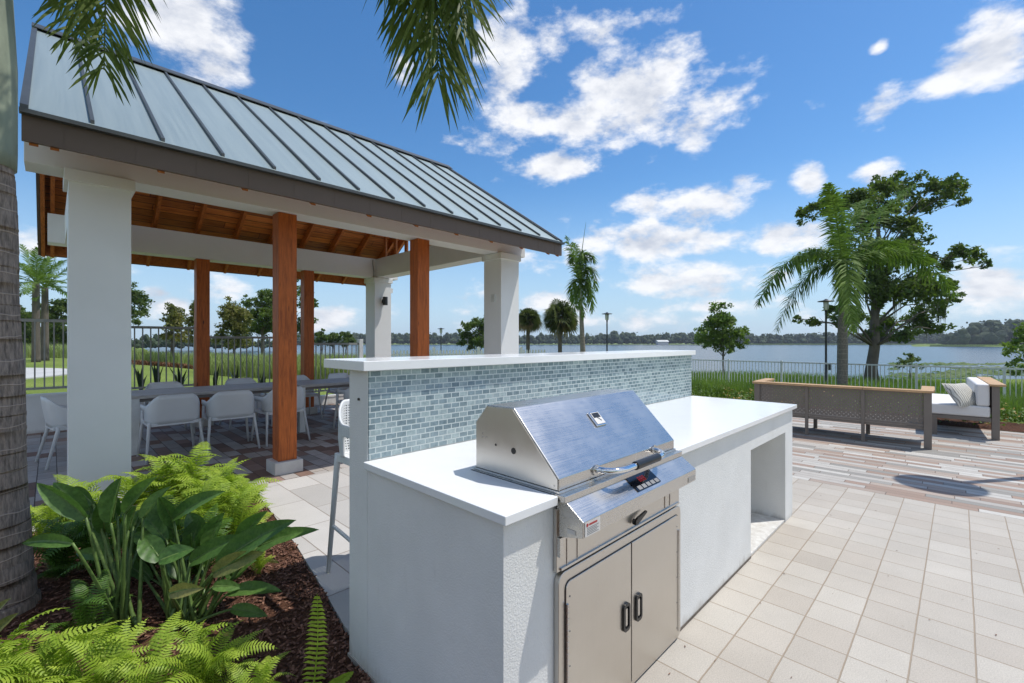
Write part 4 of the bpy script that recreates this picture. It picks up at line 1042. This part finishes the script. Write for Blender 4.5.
# cabbage palms: ball of fan leaves
def fan_palm(px, d, ytop, R0, lab):
    b = gbase(px, d); c = at(px, ytop + R0*.5*FPX/d, d); c2 = at(px, ytop + R0*1.0*FPX/d, d)
    t = thing('cabbage_palm', lab, 'palm tree', b, 0, 'cabbage palms by the lake')
    palm_trunk(t, b, c2, .15, .13, M['bark'])
    for k in range(84):
        a = k*2.39996; e = math.asin(max(-.92, min(1, 1 - 1.85*(k+.5)/84)))
        dr = Vector((math.cos(a)*math.cos(e), math.sin(a)*math.cos(e), math.sin(e)))
        L = R0*R.uniform(.82, 1.05); m = MB(); hub = c2 + dr*L*R.uniform(.3, .5)
        m.tube([c2, hub], [.015, .012], 4)
        up = dr.orthogonal().normalized(); s = dr.cross(up).normalized(); tw = R.uniform(0, 3.14); up, s = up*math.cos(tw)+s*math.sin(tw), s*math.cos(tw)-up*math.sin(tw)
        for j in range(15):
            w = math.radians(-105 + 15*j); q = dr*math.cos(w) + s*math.sin(w); l2 = L*.55*(1-.2*abs(w))
            tip = hub + q*l2 + Vector((0,0,-.28*l2)) + up*R.uniform(-.06,.06); n_ = up.cross(q).normalized()*.036*R0
            m.add([hub, hub+q*l2*.6+n_, tip, hub+q*l2*.6-n_], [(0,1,2,3)])
        m.build('fan_leaf', M['cabbagedry'] if (e < -.35 and R.random() < .6) else M['cabbage'], t)
fan_palm(528, 33, 303, 1.22, 'smaller round-headed cabbage palm, immediately right of the white column')
fan_palm(560, 31, 295, 1.55, 'larger cabbage palm beside the leaning windblown palm')
# windblown palm
def windpalm():
    d = 24; b = gbase(584, d); c = at(581, 308, d)
    t = thing('windblown_palm', 'slim palm with fronds blown together into an upright plume by the lake', 'palm tree', b)
    palm_trunk(t, b, c, .17, .10, M['ptrunkfar'])
    mb = MB(); mb.tube([c, at(580, 285, d)], [.10,.05], 10); mb.build('crownshaft', M['shaft'], t, smooth=True)
    c = at(580, 290, d)
    for (p1, p2) in (((575,255),(566,236)), ((578,250),(573,243)), ((584,238),(595,262)), ((590,245),(596,290)), ((586,240),(590,300)), ((572,262),(575,312)), ((582,235),(584,262)), ((588,262),(592,312)), ((575,240),(571,262)), ((580,262),(583,318))):
        frond_mb(c, at(p1[0], p1[1], d+R.uniform(-.5,.5)), at(p2[0], p2[1], d+R.uniform(-.5,.5)), leaf=.6, n=60, wid=.06, droop=.5, plum=.9, jit=.6, sweep=.9).build('frond', [M['palm'], M['palm']], t)
    mb = MB(); mb.tube([c, at(582,250,d), at(586,222,d)], [.03,.02,.006], 6); mb.build('spear_leaf', M['palm'], t)
windpalm()
# royal palm in front of the lakeside fence
def royal():
    d = 14.0; b = gbase(842, d); t = thing('royal_palm', 'royal palm with arching feathery fronds in front of the lakeside fence', 'palm tree', b)
    palm_trunk(t, b, at(843, 300, d), .14, .115, M['ptrunkfar'], .012)
    mb = MB(); mb.tube([at(843,301,d), at(843,296,d), at(843,278,d), at(842,262,d)], [.12,.115,.10,.06], 14); mb.build('crownshaft', M['shaft'], t, smooth=True)
    c = at(842, 266, d)
    F = [((796,226),(758,304),-.5), ((806,252),(776,330),.8), ((838,215),(828,184),-.6), ((868,215),(918,182),.5), ((908,222),(956,296),-.9), ((880,246),(935,262),.9), ((846,236),(852,330),-1.4), 
         ((850,205),(868,200),1.4), ((822,235),(796,262),1.5), ((842,215),(838,240),1.9), ((880,225),(905,250),1.6)]
    for (p1, p2, dd) in F:
        frond_mb(c, at(p1[0], p1[1], d+dd*.5), at(p2[0], p2[1], d+dd), leaf=.58, n=120, wid=.048, droop=.5, plum=1.1, jit=.5, sweep=.55, start=.06).build('frond', [M['palm'], M['palm']], t)
    mb = MB(); mb.tube([c, at(842,240,d), at(841,205,d)], [.03,.02,.006], 6); mb.build('spear_leaf', M['palm'], t)
royal()
# two date palms behind the fence, far left
def datepalm(px, d, ytop, lab, Lf, tilt):
    b = gbase(px, d); c = at(px, ytop, d); t = thing('date_palm', lab, 'palm tree', b, 0, 'palms left of the pavilion')
    palm_trunk(t, b, c, .15, .12, M['bark'])
    for k in range(17):
        a = k*2.399; e = math.radians(78 - k*4.8); dr = Vector((math.cos(a)*math.cos(e), math.sin(a)*math.cos(e), math.sin(e)))
        L = Lf*R.uniform(.85, 1.1); p1 = c + dr*L*.6; p2 = c + dr*L + Vector((0,0,-L*.45*math.cos(e)))
        frond_mb(c, p1, p2, leaf=.36, n=36, wid=.035, droop=.15, plum=.35, jit=.3, sweep=.7).build('frond', [M['palm'], M['palm']], t)
datepalm(36, 20, 283, 'left one of the two palms seen beyond the path between trunk and column', 1.9, 0)
datepalm(45, 21.5, 288, 'palm with a shaggy trunk, right one of the two beyond the path', 2.0, 0)
# spiky plants along the fence
labs = ['spiky dark plant behind the grey fence, nearest the left white column', 'second spiky plant from the left behind the grey fence', 'spiky dark plant left of the back left orange post', 'spiky plant just right of the back left orange post', 'spiky dark plant midway between the orange posts behind the fence', 'spiky plant left of the front orange post behind the fence']
for (px, lab) in zip((141, 157, 180, 215, 236, 262), labs):
    p = at(px, 341, 1.0); k = 10.62/p.y; x, y = p.x*k, 10.62; z = gz(x, y)
    t = thing('spiky_plant', lab, 'plant', (x, y, z), 0, 'spiky plants along the fence'); m = MB()
    for i in range(9):
        a = R.uniform(0, 6.28); L = R.uniform(.3, .62); l = R.uniform(.05, .45)*L; dx, dy = math.cos(a), math.sin(a); w = .022
        m.add([(x-dy*w, y+dx*w, z-.02), (x+dy*w, y-dx*w, z-.02), (x+dx*l*.4+dy*w*1.3, y+dy*l*.4-dx*w*1.3, z+L*.6), (x+dx*l*.4-dy*w*1.3, y+dy*l*.4+dx*w*1.3, z+L*.6), (x+dx*l, y+dy*l, z+L)], [(0,1,2,3),(3,2,4)])
    m.build('blades', M['agave'], t)
# ------------------------------------------------------------------ bird of paradise
def paddle(t, base, bl, tip, w, mat, cup=.35, face=None):
    base, bl, tip = Vector(base), Vector(bl), Vector(tip)
    m = MB(); mid = base.lerp(bl, .5) + Vector((0,0,.06))*(bl-base).length
    pts = [bez(base, mid, bl, i/8) for i in range(9)]
    m.tube(pts, [.0105*(1-.5*i/8) for i in range(9)], 7); m.build('stalk', M['bopstem'], t, smooth=True)
    ax = (tip-bl); L = ax.length; ax.normalize()
    f = Vector(face) if face else Vector((-CA, -SA, .9)); f = (f + Vector((R.uniform(-.5,.5), R.uniform(-.5,.5), R.uniform(-.3,.3)))).normalized()
    s = ax.cross(f).normalized(); up = s.cross(ax).normalized()
    if up.z < 0 and face is None: up = up
    n = 14; mb = MB(); vs = []; nj = 6
    for i in range(n+1):
        k = i/n; ww = w/2*(math.sin(math.pi*min(1, .06+k*.94)**.8))**.75 if k < 1 else 0.001
        c = bl + ax*L*k - Vector((0,0,1))*L*.16*k*k
        for j in range(-nj, nj+1):
            q = j/nj; a = abs(q); vs.append(c + s*ww*q*math.cos(cup*a) + up*(ww*a*math.sin(cup)*1.3 + ww*.03*math.sin(k*24+abs(j))) )
    r_ = 2*nj+1
    fs = [(i*r_+j, i*r_+j+1, (i+1)*r_+j+1, (i+1)*r_+j) for i in range(n) for j in range(r_-1)]
    mb.add(vs, fs); mb.build('leaf', mat, t, smooth=True)
    m = MB(); m.tube([bl+ax*L*i/8 - Vector((0,0,1))*L*.16*(i/8)**2 - up*.002 for i in range(9)], [.006*(1-.8*i/8) for i in range(9)], 6); m.build('midrib', M['bopstem'], t, smooth=True)
def z4(x, y, d): return at(x/2.811, 440+y/2.811, d)
A0 = gat(122, 632); B0 = gat(188, 618); 
A = thing('bird_of_paradise', 'broad-leaved paddle plant with upright dark green leaves, left one in the mulch', 'plant', A0, 0, 'paddle-leaved plants in the mulch bed')
B = thing('bird_of_paradise', 'broad-leaved paddle plant leaning right over the paving edge', 'plant', B0, 0, 'paddle-leaved plants in the mulch bed')
LA = [((242,218),(104,92),2.20,.085),((236,205),(150,98),2.30,.08),((262,180),(205,118),2.38,.075),((312,232),(340,82),2.24,.105),((352,206),(440,78),2.18,.075),((205,292),(62,262),2.1,.06),((330,215),(290,130),2.42,.08),((300,330),(215,300),2.4,.06)]
LB = [((480,240),(424,132),2.55,.095),((486,222),(632,112),2.40,.07),((452,338),(398,250),2.28,.085),((448,340),(546,292),2.2,.07),((560,300),(632,180),2.5,.06),((535,345),(696,238),2.35,.075),((612,352),(832,176),2.3,.095),((640,345),(845,215),2.42,.11),((725,300),(896,222),2.36,.06),((600,375),(742,288),2.25,.07),((478,432),(572,396),2.1,.05),((600,412),(682,404),2.3,.045),((640,432),(792,398),2.32,.065),((650,476),(752,480),2.28,.05),((575,352),(668,246),2.6,.08),((540,300),(560,205),2.65,.09),((520,330),(600,270),2.5,.07),((560,270),(530,190),2.7,.08)]
for (a, b, d, w) in LA: paddle(A, A0 + Vector((R.uniform(-.04,.04), R.uniform(-.04,.04), -.02)), z4(*a, d), z4(*b, d+R.uniform(-.06,.06)), w*1.2, M['bop'], cup=.55)
for i, (a, b, d, w) in enumerate(LB): paddle(B, B0 + Vector((R.uniform(-.09,.09), R.uniform(-.07,.07), -.02)), z4(*a, d), z4(*b, d+R.uniform(-.06,.06)), w*1.35, M['bopold'] if i in (9, 10) else M['bop'])
def extra(t, base, n, d0, box):
    for i in range(n):
        px = R.uniform(box[0]-8, box[2]+8); py = R.uniform(box[1], box[3]); d = d0 + R.uniform(-.12, .3); b = at(px, py, d)
        out = (px - (box[0]+box[2])/2)/(box[2]-box[0]); tp = at(px + out*60 + R.uniform(-10, 10), py - R.uniform(18, 42), d + R.uniform(-.1, .1))
        paddle(t, base + Vector((R.uniform(-.07,.07), R.uniform(-.07,.07), -.02)), b, tp, R.uniform(.07, .105), M['bop'], cup=R.uniform(.35, .7))
extra(A, A0, 13, 2.38, (80, 512, 150, 560)); extra(B, B0, 20, 2.42, (150, 525, 235, 580))
E2 = gat(-20, 662); EL = thing('bird_of_paradise', 'yellow-green leaf tips of a plant cut off by the left edge', 'plant', E2)
for (b, tp) in (((-12,640),(18,606)), ((-14,625),(10,592)), ((-30,650),(6,640))): paddle(EL, E2, at(*b, 2.0), at(*tp, 2.0), .05, M['bopold'])
# ------------------------------------------------------------------ ferns
def fern_frond(L, arch, mat, seedn):
    mb = MB(); n = 25
    def C(t): return Vector((L*(t*.86 - .06*t*t), 0, L*(arch*1.55*t - arch*1.25*t*t)))
    mb.tube([C(i/10) for i in range(11)], [.0035*(1-.75*i/10) for i in range(11)], 4)
    for i in range(n):
        t = .10+.9*i/n; p = C(t); tg = (C(min(1,t+.02))-C(t-.02)).normalized(); side = Vector((0,1,0)); up = side.cross(tg).normalized()*-1
        l = L*.122*(math.sin(math.pi*min(1, .18+.85*t)))**.7 + .004; w = L*.0125
        for sg in (-1, 1):
            d = (side*sg + tg*.28 + Vector((0,0,R.uniform(-.18,.10)))).normalized(); q = tg*w
            p2 = p + d*l*.55 + Vector((0,0,.02*l)); p3 = p + d*l - Vector((0,0,.2*l))
            mb.add([p-q*.6, p+q*.8, p2+q, p2-q*.7, p3], [(0,1,2,3),(3,2,4)])
    return mb
FR = {}
for key, mat in (('fern', M['fern']), ('dark', M['ferndark'])):
    L = []
    for k in range(5):
        mb = fern_frond([.48,.56,.62,.44,.52][k], [.55,.75,.95,.4,1.15][k], mat, k)
        me = bpy.data.meshes.new('fern_frond'); me.from_pydata(mb.v, [], mb.f); me.materials.append(mat); me.update(); L.append(me)
    FR[key] = L
def fern(px, py, lab, key='fern', n=16, sc=1.0, z=0.0, steep=0, only=None):
    b = gat(px, py, z) if py is not None else px
    t = thing('fern', lab, 'fern', b, 0, 'sword ferns in the mulch bed')
    for i in range(n):
        a = i*2.39996 + R.uniform(-.3,.3); o = bpy.data.objects.new('frond', R.choice(FR[key])); COL.objects.link(o); o.parent = t
        o.location = (R.uniform(-.02,.02), R.uniform(-.02,.02), -.01); q = i/n
        o.rotation_euler = (R.uniform(-.35,.35), -math.radians(5+steep+ 48*(1-q))+R.uniform(-.15,.15), a); s = sc*R.uniform(.75, 1.15); o.scale = (s, s, s)
    return t
fern(62, 575, 'fern directly right of the ringed palm trunk, dark green', 'dark', 22, .85)  # uses the darker green of the two leaf materials
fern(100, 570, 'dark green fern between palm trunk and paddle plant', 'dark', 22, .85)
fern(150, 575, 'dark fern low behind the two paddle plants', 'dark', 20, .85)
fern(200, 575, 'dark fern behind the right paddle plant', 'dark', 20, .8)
fern(48, 545, 'lime fern behind the ringed palm trunk against the white column', 'fern', 22, .85)
fern(82, 535, 'lime green fern at the foot of the left white column', 'fern', 24, .85)
fern(118, 530, 'lime green fern in front of the left white column, second from the trunk', 'fern', 24, .9)
fern(152, 520, 'bright fern below the leftmost dining chair', 'fern', 26, 1.0)
fern(186, 514, 'tallest bright fern behind the paddle plants', 'fern', 28, 1.15)
fern(214, 525, 'bright fern behind the right paddle plant, near the paving', 'fern', 24, .95)
fern(238, 545, 'fern sending a long frond over the pale paving', 'fern', 18, .85)
fern(234, 522, 'bright fern right of the tallest one, beside the pale paving', 'fern', 24, 1.0)
fern(216, 540, 'low lime fern just behind the right paddle plant', 'fern', 22, .9)
fern(172, 545, 'lime fern in the middle of the clump between both paddle plants', 'fern', 22, .85)
fern(258, 572, 'small fern tucked beneath the paddle leaves by the paving', 'fern', 12, .45)
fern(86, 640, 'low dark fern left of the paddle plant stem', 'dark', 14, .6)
fern(2, 718, 'lime fern filling the bottom left corner', 'fern', 24, .8)
fern(45, 715, 'lime fern at the bottom edge, second from the left corner', 'fern', 24, .75)
fern(95, 712, 'lime fern at the bottom edge, third from the left corner', 'fern', 24, .72)
fern(150, 712, 'lime fern at the bottom edge below the paddle plants', 'fern', 26, .6)
fern(205, 698, 'bright fern at the bottom edge right of the paddle plants', 'fern', 30, .62)
fern(250, 722, 'bright fern at the very bottom of the picture left of the white island', 'fern', 14, .5)
# one upright frond near the kitchen island
t = thing('fern', 'single upright fern frond standing alone near the white island corner', 'fern', gat(316, 700), 0, 'sword ferns in the mulch bed')
def upright(px0, py0, px1, py1, d, L, parent):
    a = at(px0, py0, d); b = at(px1, py1, d+.02); mb = MB(); n = 22; ax = (b-a); W = Vector((SA, -CA, 0))
    mb.tube([a.lerp(b, i/8) + Vector((CA,SA,0))*.03*math.sin(math.pi*i/8) for i in range(9)], [.0035*(1-.7*i/8) for i in range(9)], 5)
    for i in range(n):
        k = .04+.96*i/n; p = a.lerp(b, k) + Vector((CA,SA,0))*.03*math.sin(math.pi*k); l = L*(math.sin(math.pi*min(1,.25+.75*k)))**.6+.003; tg = ax.normalized()
        for sg in (-1, 1):
            dd = (W*sg + tg*.25 - Vector((CA,SA,0))*R.uniform(.05,.35)).normalized(); q = tg*.0062
            mb.add([p-q*.6, p+q, p+dd*l*.6+q, p+dd*l*.6-q*.8, p+dd*l-tg*.008], [(0,1,2,3),(3,2,4)])
    mb.build('frond', M['fern'], parent)
upright(312, 700, 317, 594, 1.86, .052, t); upright(318, 705, 352, 672, 1.8, .04, t); upright(300, 712, 262, 678, 1.85, .04, t)
# ------------------------------------------------------------------ far woods around the lake
def woods():
    ico = bmesh.new(); bmesh.ops.create_icosphere(ico, subdivisions=2, radius=1); iv = [v.co.copy() for v in ico.verts]; jf = [tuple(v.index for v in f.verts) for f in ico.faces]; ico.free()
    def blob(mb, c, r, hz):
        s = R.uniform(0, 99); mb.add([c + Vector((v.x*r, v.y*r, v.z*hz))*(1+.45*noise.noise(v*2.3+Vector((s,0,0)))) for v in iv], jf)
    def belt(name, label, pxa, pxb, d0, d1, h0, h1, zb, n, hf=None):
        mb = MB()
        for i in range(n):
            px = pxa + (pxb-pxa)*(i+R.random())/n; d = R.uniform(d0, d1); p = at(px, 341, d); h = R.uniform(h0, h1)*(1+.35*noise.noise(Vector((px*.02, 3, 0))))
            if hf: h *= hf(px)
            w = h*R.uniform(.22, .36)
            for k in range(3): blob(mb, Vector((p.x+R.uniform(-w,w)*.8, p.y+R.uniform(-w,w)*.8, zb + h*(.35+.22*k) )), w*(1.1-.25*k), h*.24)
            for _ in range(16):
                q = Vector((p.x+R.gauss(0,w*.7), p.y+R.gauss(0,w*.7), zb+h*R.uniform(.5,1.02))); s = R.uniform(.5,1.2)*h*.06
                a = Vector((R.gauss(0,1),R.gauss(0,1),R.gauss(0,1))).normalized(); b = a.orthogonal().normalized()*s; a = a*s; mb.add([q-a,q-b,q+a,q+b], [(0,1,2,3)])
        return tag(mb.build(name, M['woods']), label, 'woods', kind='stuff')
    belt('far_woods', 'low dark tree line along the far shore of the lake', 280, 1000, 492, 560, 9, 14, -2.5, 520)
    belt('point_woods', 'taller dark wood on the point at the right across the lake', 944, 1260, 322, 372, 13, 19, -2.3, 190, lambda p: .55 + .5*ss(944, 985, p))
    belt('left_woods', 'dark trees far behind the reeds left of the pavilion', -420, 290, 120, 190, 2.6, 4.6, -1.0, 260)
    mb = MB()
    for (a, b, d) in ((735, 1000, 478), (930, 1240, 312)):
        for i in range(5000):
            px = R.uniform(a, b); p = at(px, 341, d+R.uniform(-9, 6)); h = R.uniform(.6, 1.7); w = .5
            mb.add([(p.x-w*SA, p.y+w*CA, -2.2), (p.x+w*SA, p.y-w*CA, -2.2), (p.x, p.y, -2.1+h)], [(0,1,2)])
    tag(mb.build('shore_reeds', M['reed']), 'pale green reeds in front of the woods across the lake', 'reeds', kind='stuff')
    # lily pads near the bank
    mb = MB()
    for _ in range(1500):
        px = R.uniform(890, 1150); d = R.uniform(42, 72); p = at(px, 341, d)
        if noise.noise(Vector((p.x*.12, p.y*.12, 0))) < -.05: continue
        r = R.uniform(.25, .6); z = -1.985 + R.uniform(0,.01)*1
        z2 = -1.99 + R.uniform(0, .25)
        mb.add([(p.x+r*math.cos(k*1.047), p.y+r*math.sin(k*1.047), z if k else z2) for k in range(6)], [(0,1,2,3,4,5)])
    tag(mb.build('lily_pads', M['shrub']), 'floating lily pads on the lake beyond the fence at the right', 'lily pads', kind='stuff')
woods()
def house():
    for px, w, lab in ((662, 5.5, 'tiny white house on the far shore of the lake'),):
        p = at(px, 341, 487); t = thing('house', lab, 'house', (p.x, p.y, -2)); Mx = Matrix.Translation((p.x, p.y, 0)) @ Matrix.Rotation(math.radians(44.6-90), 4, 'Z')
        mb = MB(); mb.box(-w, w, -4, 4, -2, 1.2, 0, Mx); mb.build('wall', M['whitevinyl'], t)
        mb = MB(); mb.prism([(-5, 1.2), (5, 1.2), (0, 3)], 'x', -w-.5, w+.5); mb.v = [tuple(Mx @ Vector(v)) for v in mb.v]; mb.build('roof', M['galv'], t)
house()
# ------------------------------------------------------------------ sky, sun, camera
SUN = Vector((.153, -.104, .389)).normalized()
EL = math.asin(SUN.z); AZ = math.atan2(SUN.y, SUN.x)
W = bpy.data.worlds.new('World'); S.world = W; W.use_nodes = True; wt = W.node_tree; wt.nodes.clear()
def wn(t, **k):
    n = wt.nodes.new('ShaderNode'+t)
    for a, b in k.items(): setattr(n, a, b)
    return n
def wl(a, b): wt.links.new(a, b)
def wm(op, a, b=None, c=None, clamp=False):
    n = wn('Math', operation=op); n.use_clamp = clamp
    for i, v in enumerate((a, b, c)):
        if v is None: continue
        if isinstance(v, (int, float)): n.inputs[i].default_value = v
        else: wl(v, n.inputs[i])
    return n.outputs[0]
sky = wn('TexSky', sky_type='NISHITA'); sky.sun_disc = False; sky.sun_elevation = EL; sky.sun_rotation = math.pi/2 - AZ
sky.air_density = 1.0; sky.dust_density = .3; sky.ozone_density = 2.2; sky.altitude = 0
tc = wn('TexCoord'); G_ = tc.outputs['Generated']
nrm = wn('VectorMath', operation='NORMALIZE'); wl(G_, nrm.inputs[0]); V_ = nrm.outputs[0]
sp = wn('SeparateXYZ'); wl(V_, sp.inputs[0]); X_, Y_, Z_ = sp.outputs
az = wm('ARCTAN2', Y_, X_); el = wm('ARCSINE', Z_)
cb = wn('CombineXYZ'); wl(az, cb.inputs[0]); wl(el, cb.inputs[1])
def dirpx(px, py):
    p = at(px, py, 1.0) - Vector((0,0,EYE)); p.normalize(); return math.atan2(p.y, p.x), math.asin(p.z)
# cloud banks by compass bearing and height: (x, y, half width, half height, weight) read as bearings through dirpx
CL = [(505,62,34,55,.85),(560,40,30,18,.5),(592,34,26,20,.6),(640,88,72,42,1.15),(690,115,50,34,1.05),(600,120,70,30,.95),(520,125,50,28,.75),(565,166,48,17,1.05),(650,22,22,8,.45),
      (700,208,62,20,1.0),(640,205,34,18,.7),(640,238,62,22,1.05),(720,240,36,12,.6),(680,283,88,18,.95),(590,262,50,26,.7),(740,178,13,8,.8),(808,182,18,15,1.0),(884,102,26,20,.85),(880,47,9,6,.8),
      (985,55,58,42,1.05),(940,85,36,18,.8),(1010,30,40,20,.8),(872,176,22,16,.9),(800,232,52,22,.85),(770,245,28,12,.6),(995,285,60,30,.95),(970,265,40,12,.6),(815,105,22,10,.4),(650,160,10,10,.5),
      (185,25,55,58,1.15),(215,60,30,28,.9),(405,72,13,16,.8),(326,124,16,8,.5),(155,292,16,10,1.0),(168,303,40,10,.5),(45,245,30,14,.8),(220,292,34,12,.7),(478,296,60,9,.7),(520,303,70,12,.55),(700,305,70,10,.45),(620,322,160,7,.45),(330,318,60,12,.7),(900,312,120,10,.5),(540,265,40,14,.5),(130,268,50,8,.5)]
def field(dx=0, dy=0):
    vv = cb.outputs[0]
    if dx or dy:
        ad = wn('VectorMath', operation='ADD'); wl(vv, ad.inputs[0]); ad.inputs[1].default_value = (dx, dy, 0); vv = ad.outputs[0]
    acc = None
    for (x, y, a, b, w) in CL:
        a0, e0 = dirpx(x, y); a1, e1 = dirpx(x+a, y); a2, e2 = dirpx(x, y-b)
        ra = max(.012, abs(a1-a0) ); re = max(.008, abs(e2-e0))
        s = wn('VectorMath', operation='SUBTRACT'); wl(vv, s.inputs[0]); s.inputs[1].default_value = (a0, e0, 0)
        m = wn('VectorMath', operation='MULTIPLY'); wl(s.outputs[0], m.inputs[0]); m.inputs[1].default_value = (1/ra, 1/re, 0)
        ln = wn('VectorMath', operation='LENGTH'); wl(m.outputs[0], ln.inputs[0])
        g = wm('MULTIPLY', wm('SUBTRACT', 1.35, ln.outputs['Value'], clamp=False), w)
        g = wm('MINIMUM', g, w)
        acc = g if acc is None else wm('SMOOTH_MAX', acc, g, .25)
    return acc
F0 = field()
# elsewhere in the sky (outside the bearings above) loose cumulus from noise alone
def cnoise(scale, det, dy=0, rough=.55):
    mp = wn('Mapping'); wl(V_, mp.inputs[0]); mp.inputs['Scale'].default_value = (1, 1, 1.9); mp.inputs['Location'].default_value = (0,0,dy)
    n = wn('TexNoise'); n.inputs['Scale'].default_value = scale; n.inputs['Detail'].default_value = det; n.inputs['Roughness'].default_value = rough; wl(mp.outputs[0], n.inputs['Vector']); return n.outputs[0]
n1 = cnoise(10.5, 10, 0, .585); n1b = cnoise(10.5, 10, -.05, .585); nb = cnoise(1.6, 4)
# weight of the free clouds: none ahead, many unseen ones added behind the camera for fill light
fw = wm('ADD', wm('MULTIPLY', X_, CA), wm('MULTIPLY', Y_, SA))
mr = wn('MapRange'); wl(fw, mr.inputs[0]); mr.inputs[1].default_value = .30; mr.inputs[2].default_value = -.1; mr.inputs[3].default_value = -1.2; mr.inputs[4].default_value = .55; mr.clamp = True
free = wm('ADD', mr.outputs[0], wm('MULTIPLY', wm('SUBTRACT', nb, .5), 2.5))
base = wm('MAXIMUM', F0, free)
def dens(n): 
    return wm('ADD', base, wm('MULTIPLY', wm('SUBTRACT', n, .5), 3.6))
d0 = dens(n1); d1 = dens(n1b)
def sstep(v, a, b):
    m = wn('MapRange'); m.interpolation_type = 'SMOOTHSTEP'; wl(v, m.inputs[0]); m.inputs[1].default_value = a; m.inputs[2].default_value = b; return m.outputs[0]
mask = sstep(d0, .12, 1.0)
# thickness gives the grey underside
shade = sstep(wm('SUBTRACT', d1, wm('MULTIPLY', d0, .55)), -.2, 1.3)
low = sstep(Z_, .02, .45)
ccol = wn('Mix', data_type='RGBA'); wl(shade, ccol.inputs[0]); ccol.inputs[6].default_value = (5.3, 5.35, 5.5, 1); ccol.inputs[7].default_value = (3.1, 3.35, 3.9, 1)
cm = wn('Mix', data_type='RGBA'); wl(wm('MULTIPLY', mask, .97), cm.inputs[0])
hs = wn('HueSaturation'); hs.inputs['Saturation'].default_value = 1.28; hs.inputs['Value'].default_value = .80; wl(sky.outputs[0], hs.inputs['Color'])
hz = wn('Mix', data_type='RGBA'); hf = wn('MapRange'); hf.interpolation_type = 'SMOOTHSTEP'; wl(Z_, hf.inputs[0]); hf.inputs[1].default_value = -.02; hf.inputs[2].default_value = .34; hf.inputs[3].default_value = .85; hf.inputs[4].default_value = 0
wl(hf.outputs[0], hz.inputs[0]); wl(hs.outputs[0], hz.inputs[6]); hz.inputs[7].default_value = (2.45, 3.5, 4.7, 1)
wl(hz.outputs[2], cm.inputs[6]); wl(ccol.outputs[2], cm.inputs[7])
bg = wn('Background'); bg.inputs['Strength'].default_value = .15; wl(cm.outputs[2], bg.inputs[0])
ow = wn('OutputWorld'); wl(bg.outputs[0], ow.inputs[0])
W.cycles.sampling_method = 'MANUAL'; W.cycles.sample_map_resolution = 512
sl = bpy.data.lights.new('sun', 'SUN'); sl.energy = 3.1; sl.angle = math.radians(.53); sl.color = (1.0, .955, .89)
so = bpy.data.objects.new('sun', sl); COL.objects.link(so); so.rotation_euler = SUN.to_track_quat('Z', 'Y').to_euler(); so.location = (6, -6, 20)
cam = bpy.data.cameras.new('camera'); cam.lens = FPX/1024*36; cam.sensor_width = 36; cam.clip_start = .05; cam.clip_end = 8000
co_ = bpy.data.objects.new('camera', cam); COL.objects.link(co_); co_.location = (0, 0, EYE); co_.rotation_euler = (math.pi/2, 0, math.radians(44.6-90)); S.camera = co_
S.view_settings.view_transform = 'Standard'; S.view_settings.look = 'None'; S.view_settings.exposure = .36; S.view_settings.gamma = 1; S.view_settings.use_curve_mapping = False
S.cycles.use_denoising = True; S.cycles.max_bounces = 6; S.cycles.transparent_max_bounces = 8; S.cycles.sample_clamp_indirect = 8; S.cycles.caustics_reflective = False; S.cycles.caustics_refractive = False
S.render.engine = 'CYCLES'
# ------------------------------------------------------------------ air
def air():
    mb = MB(); mb.box(-700, 1150, -1150, 1150, -5.5, 32); N = bpy.data.materials.new('air'); N.use_nodes = True; t = N.node_tree; t.nodes.clear()
    v = t.nodes.new('ShaderNodeVolumePrincipled'); v.inputs['Color'].default_value = (.80,.88,1,1); v.inputs['Density'].default_value = .00026; v.inputs['Anisotropy'].default_value = .2
    o = t.nodes.new('ShaderNodeOutputMaterial'); t.links.new(v.outputs[0], o.inputs['Volume'])
    tag(mb.build('haze', N), 'thin bluish air between the camera and the far shore', 'haze', kind='stuff')
air()
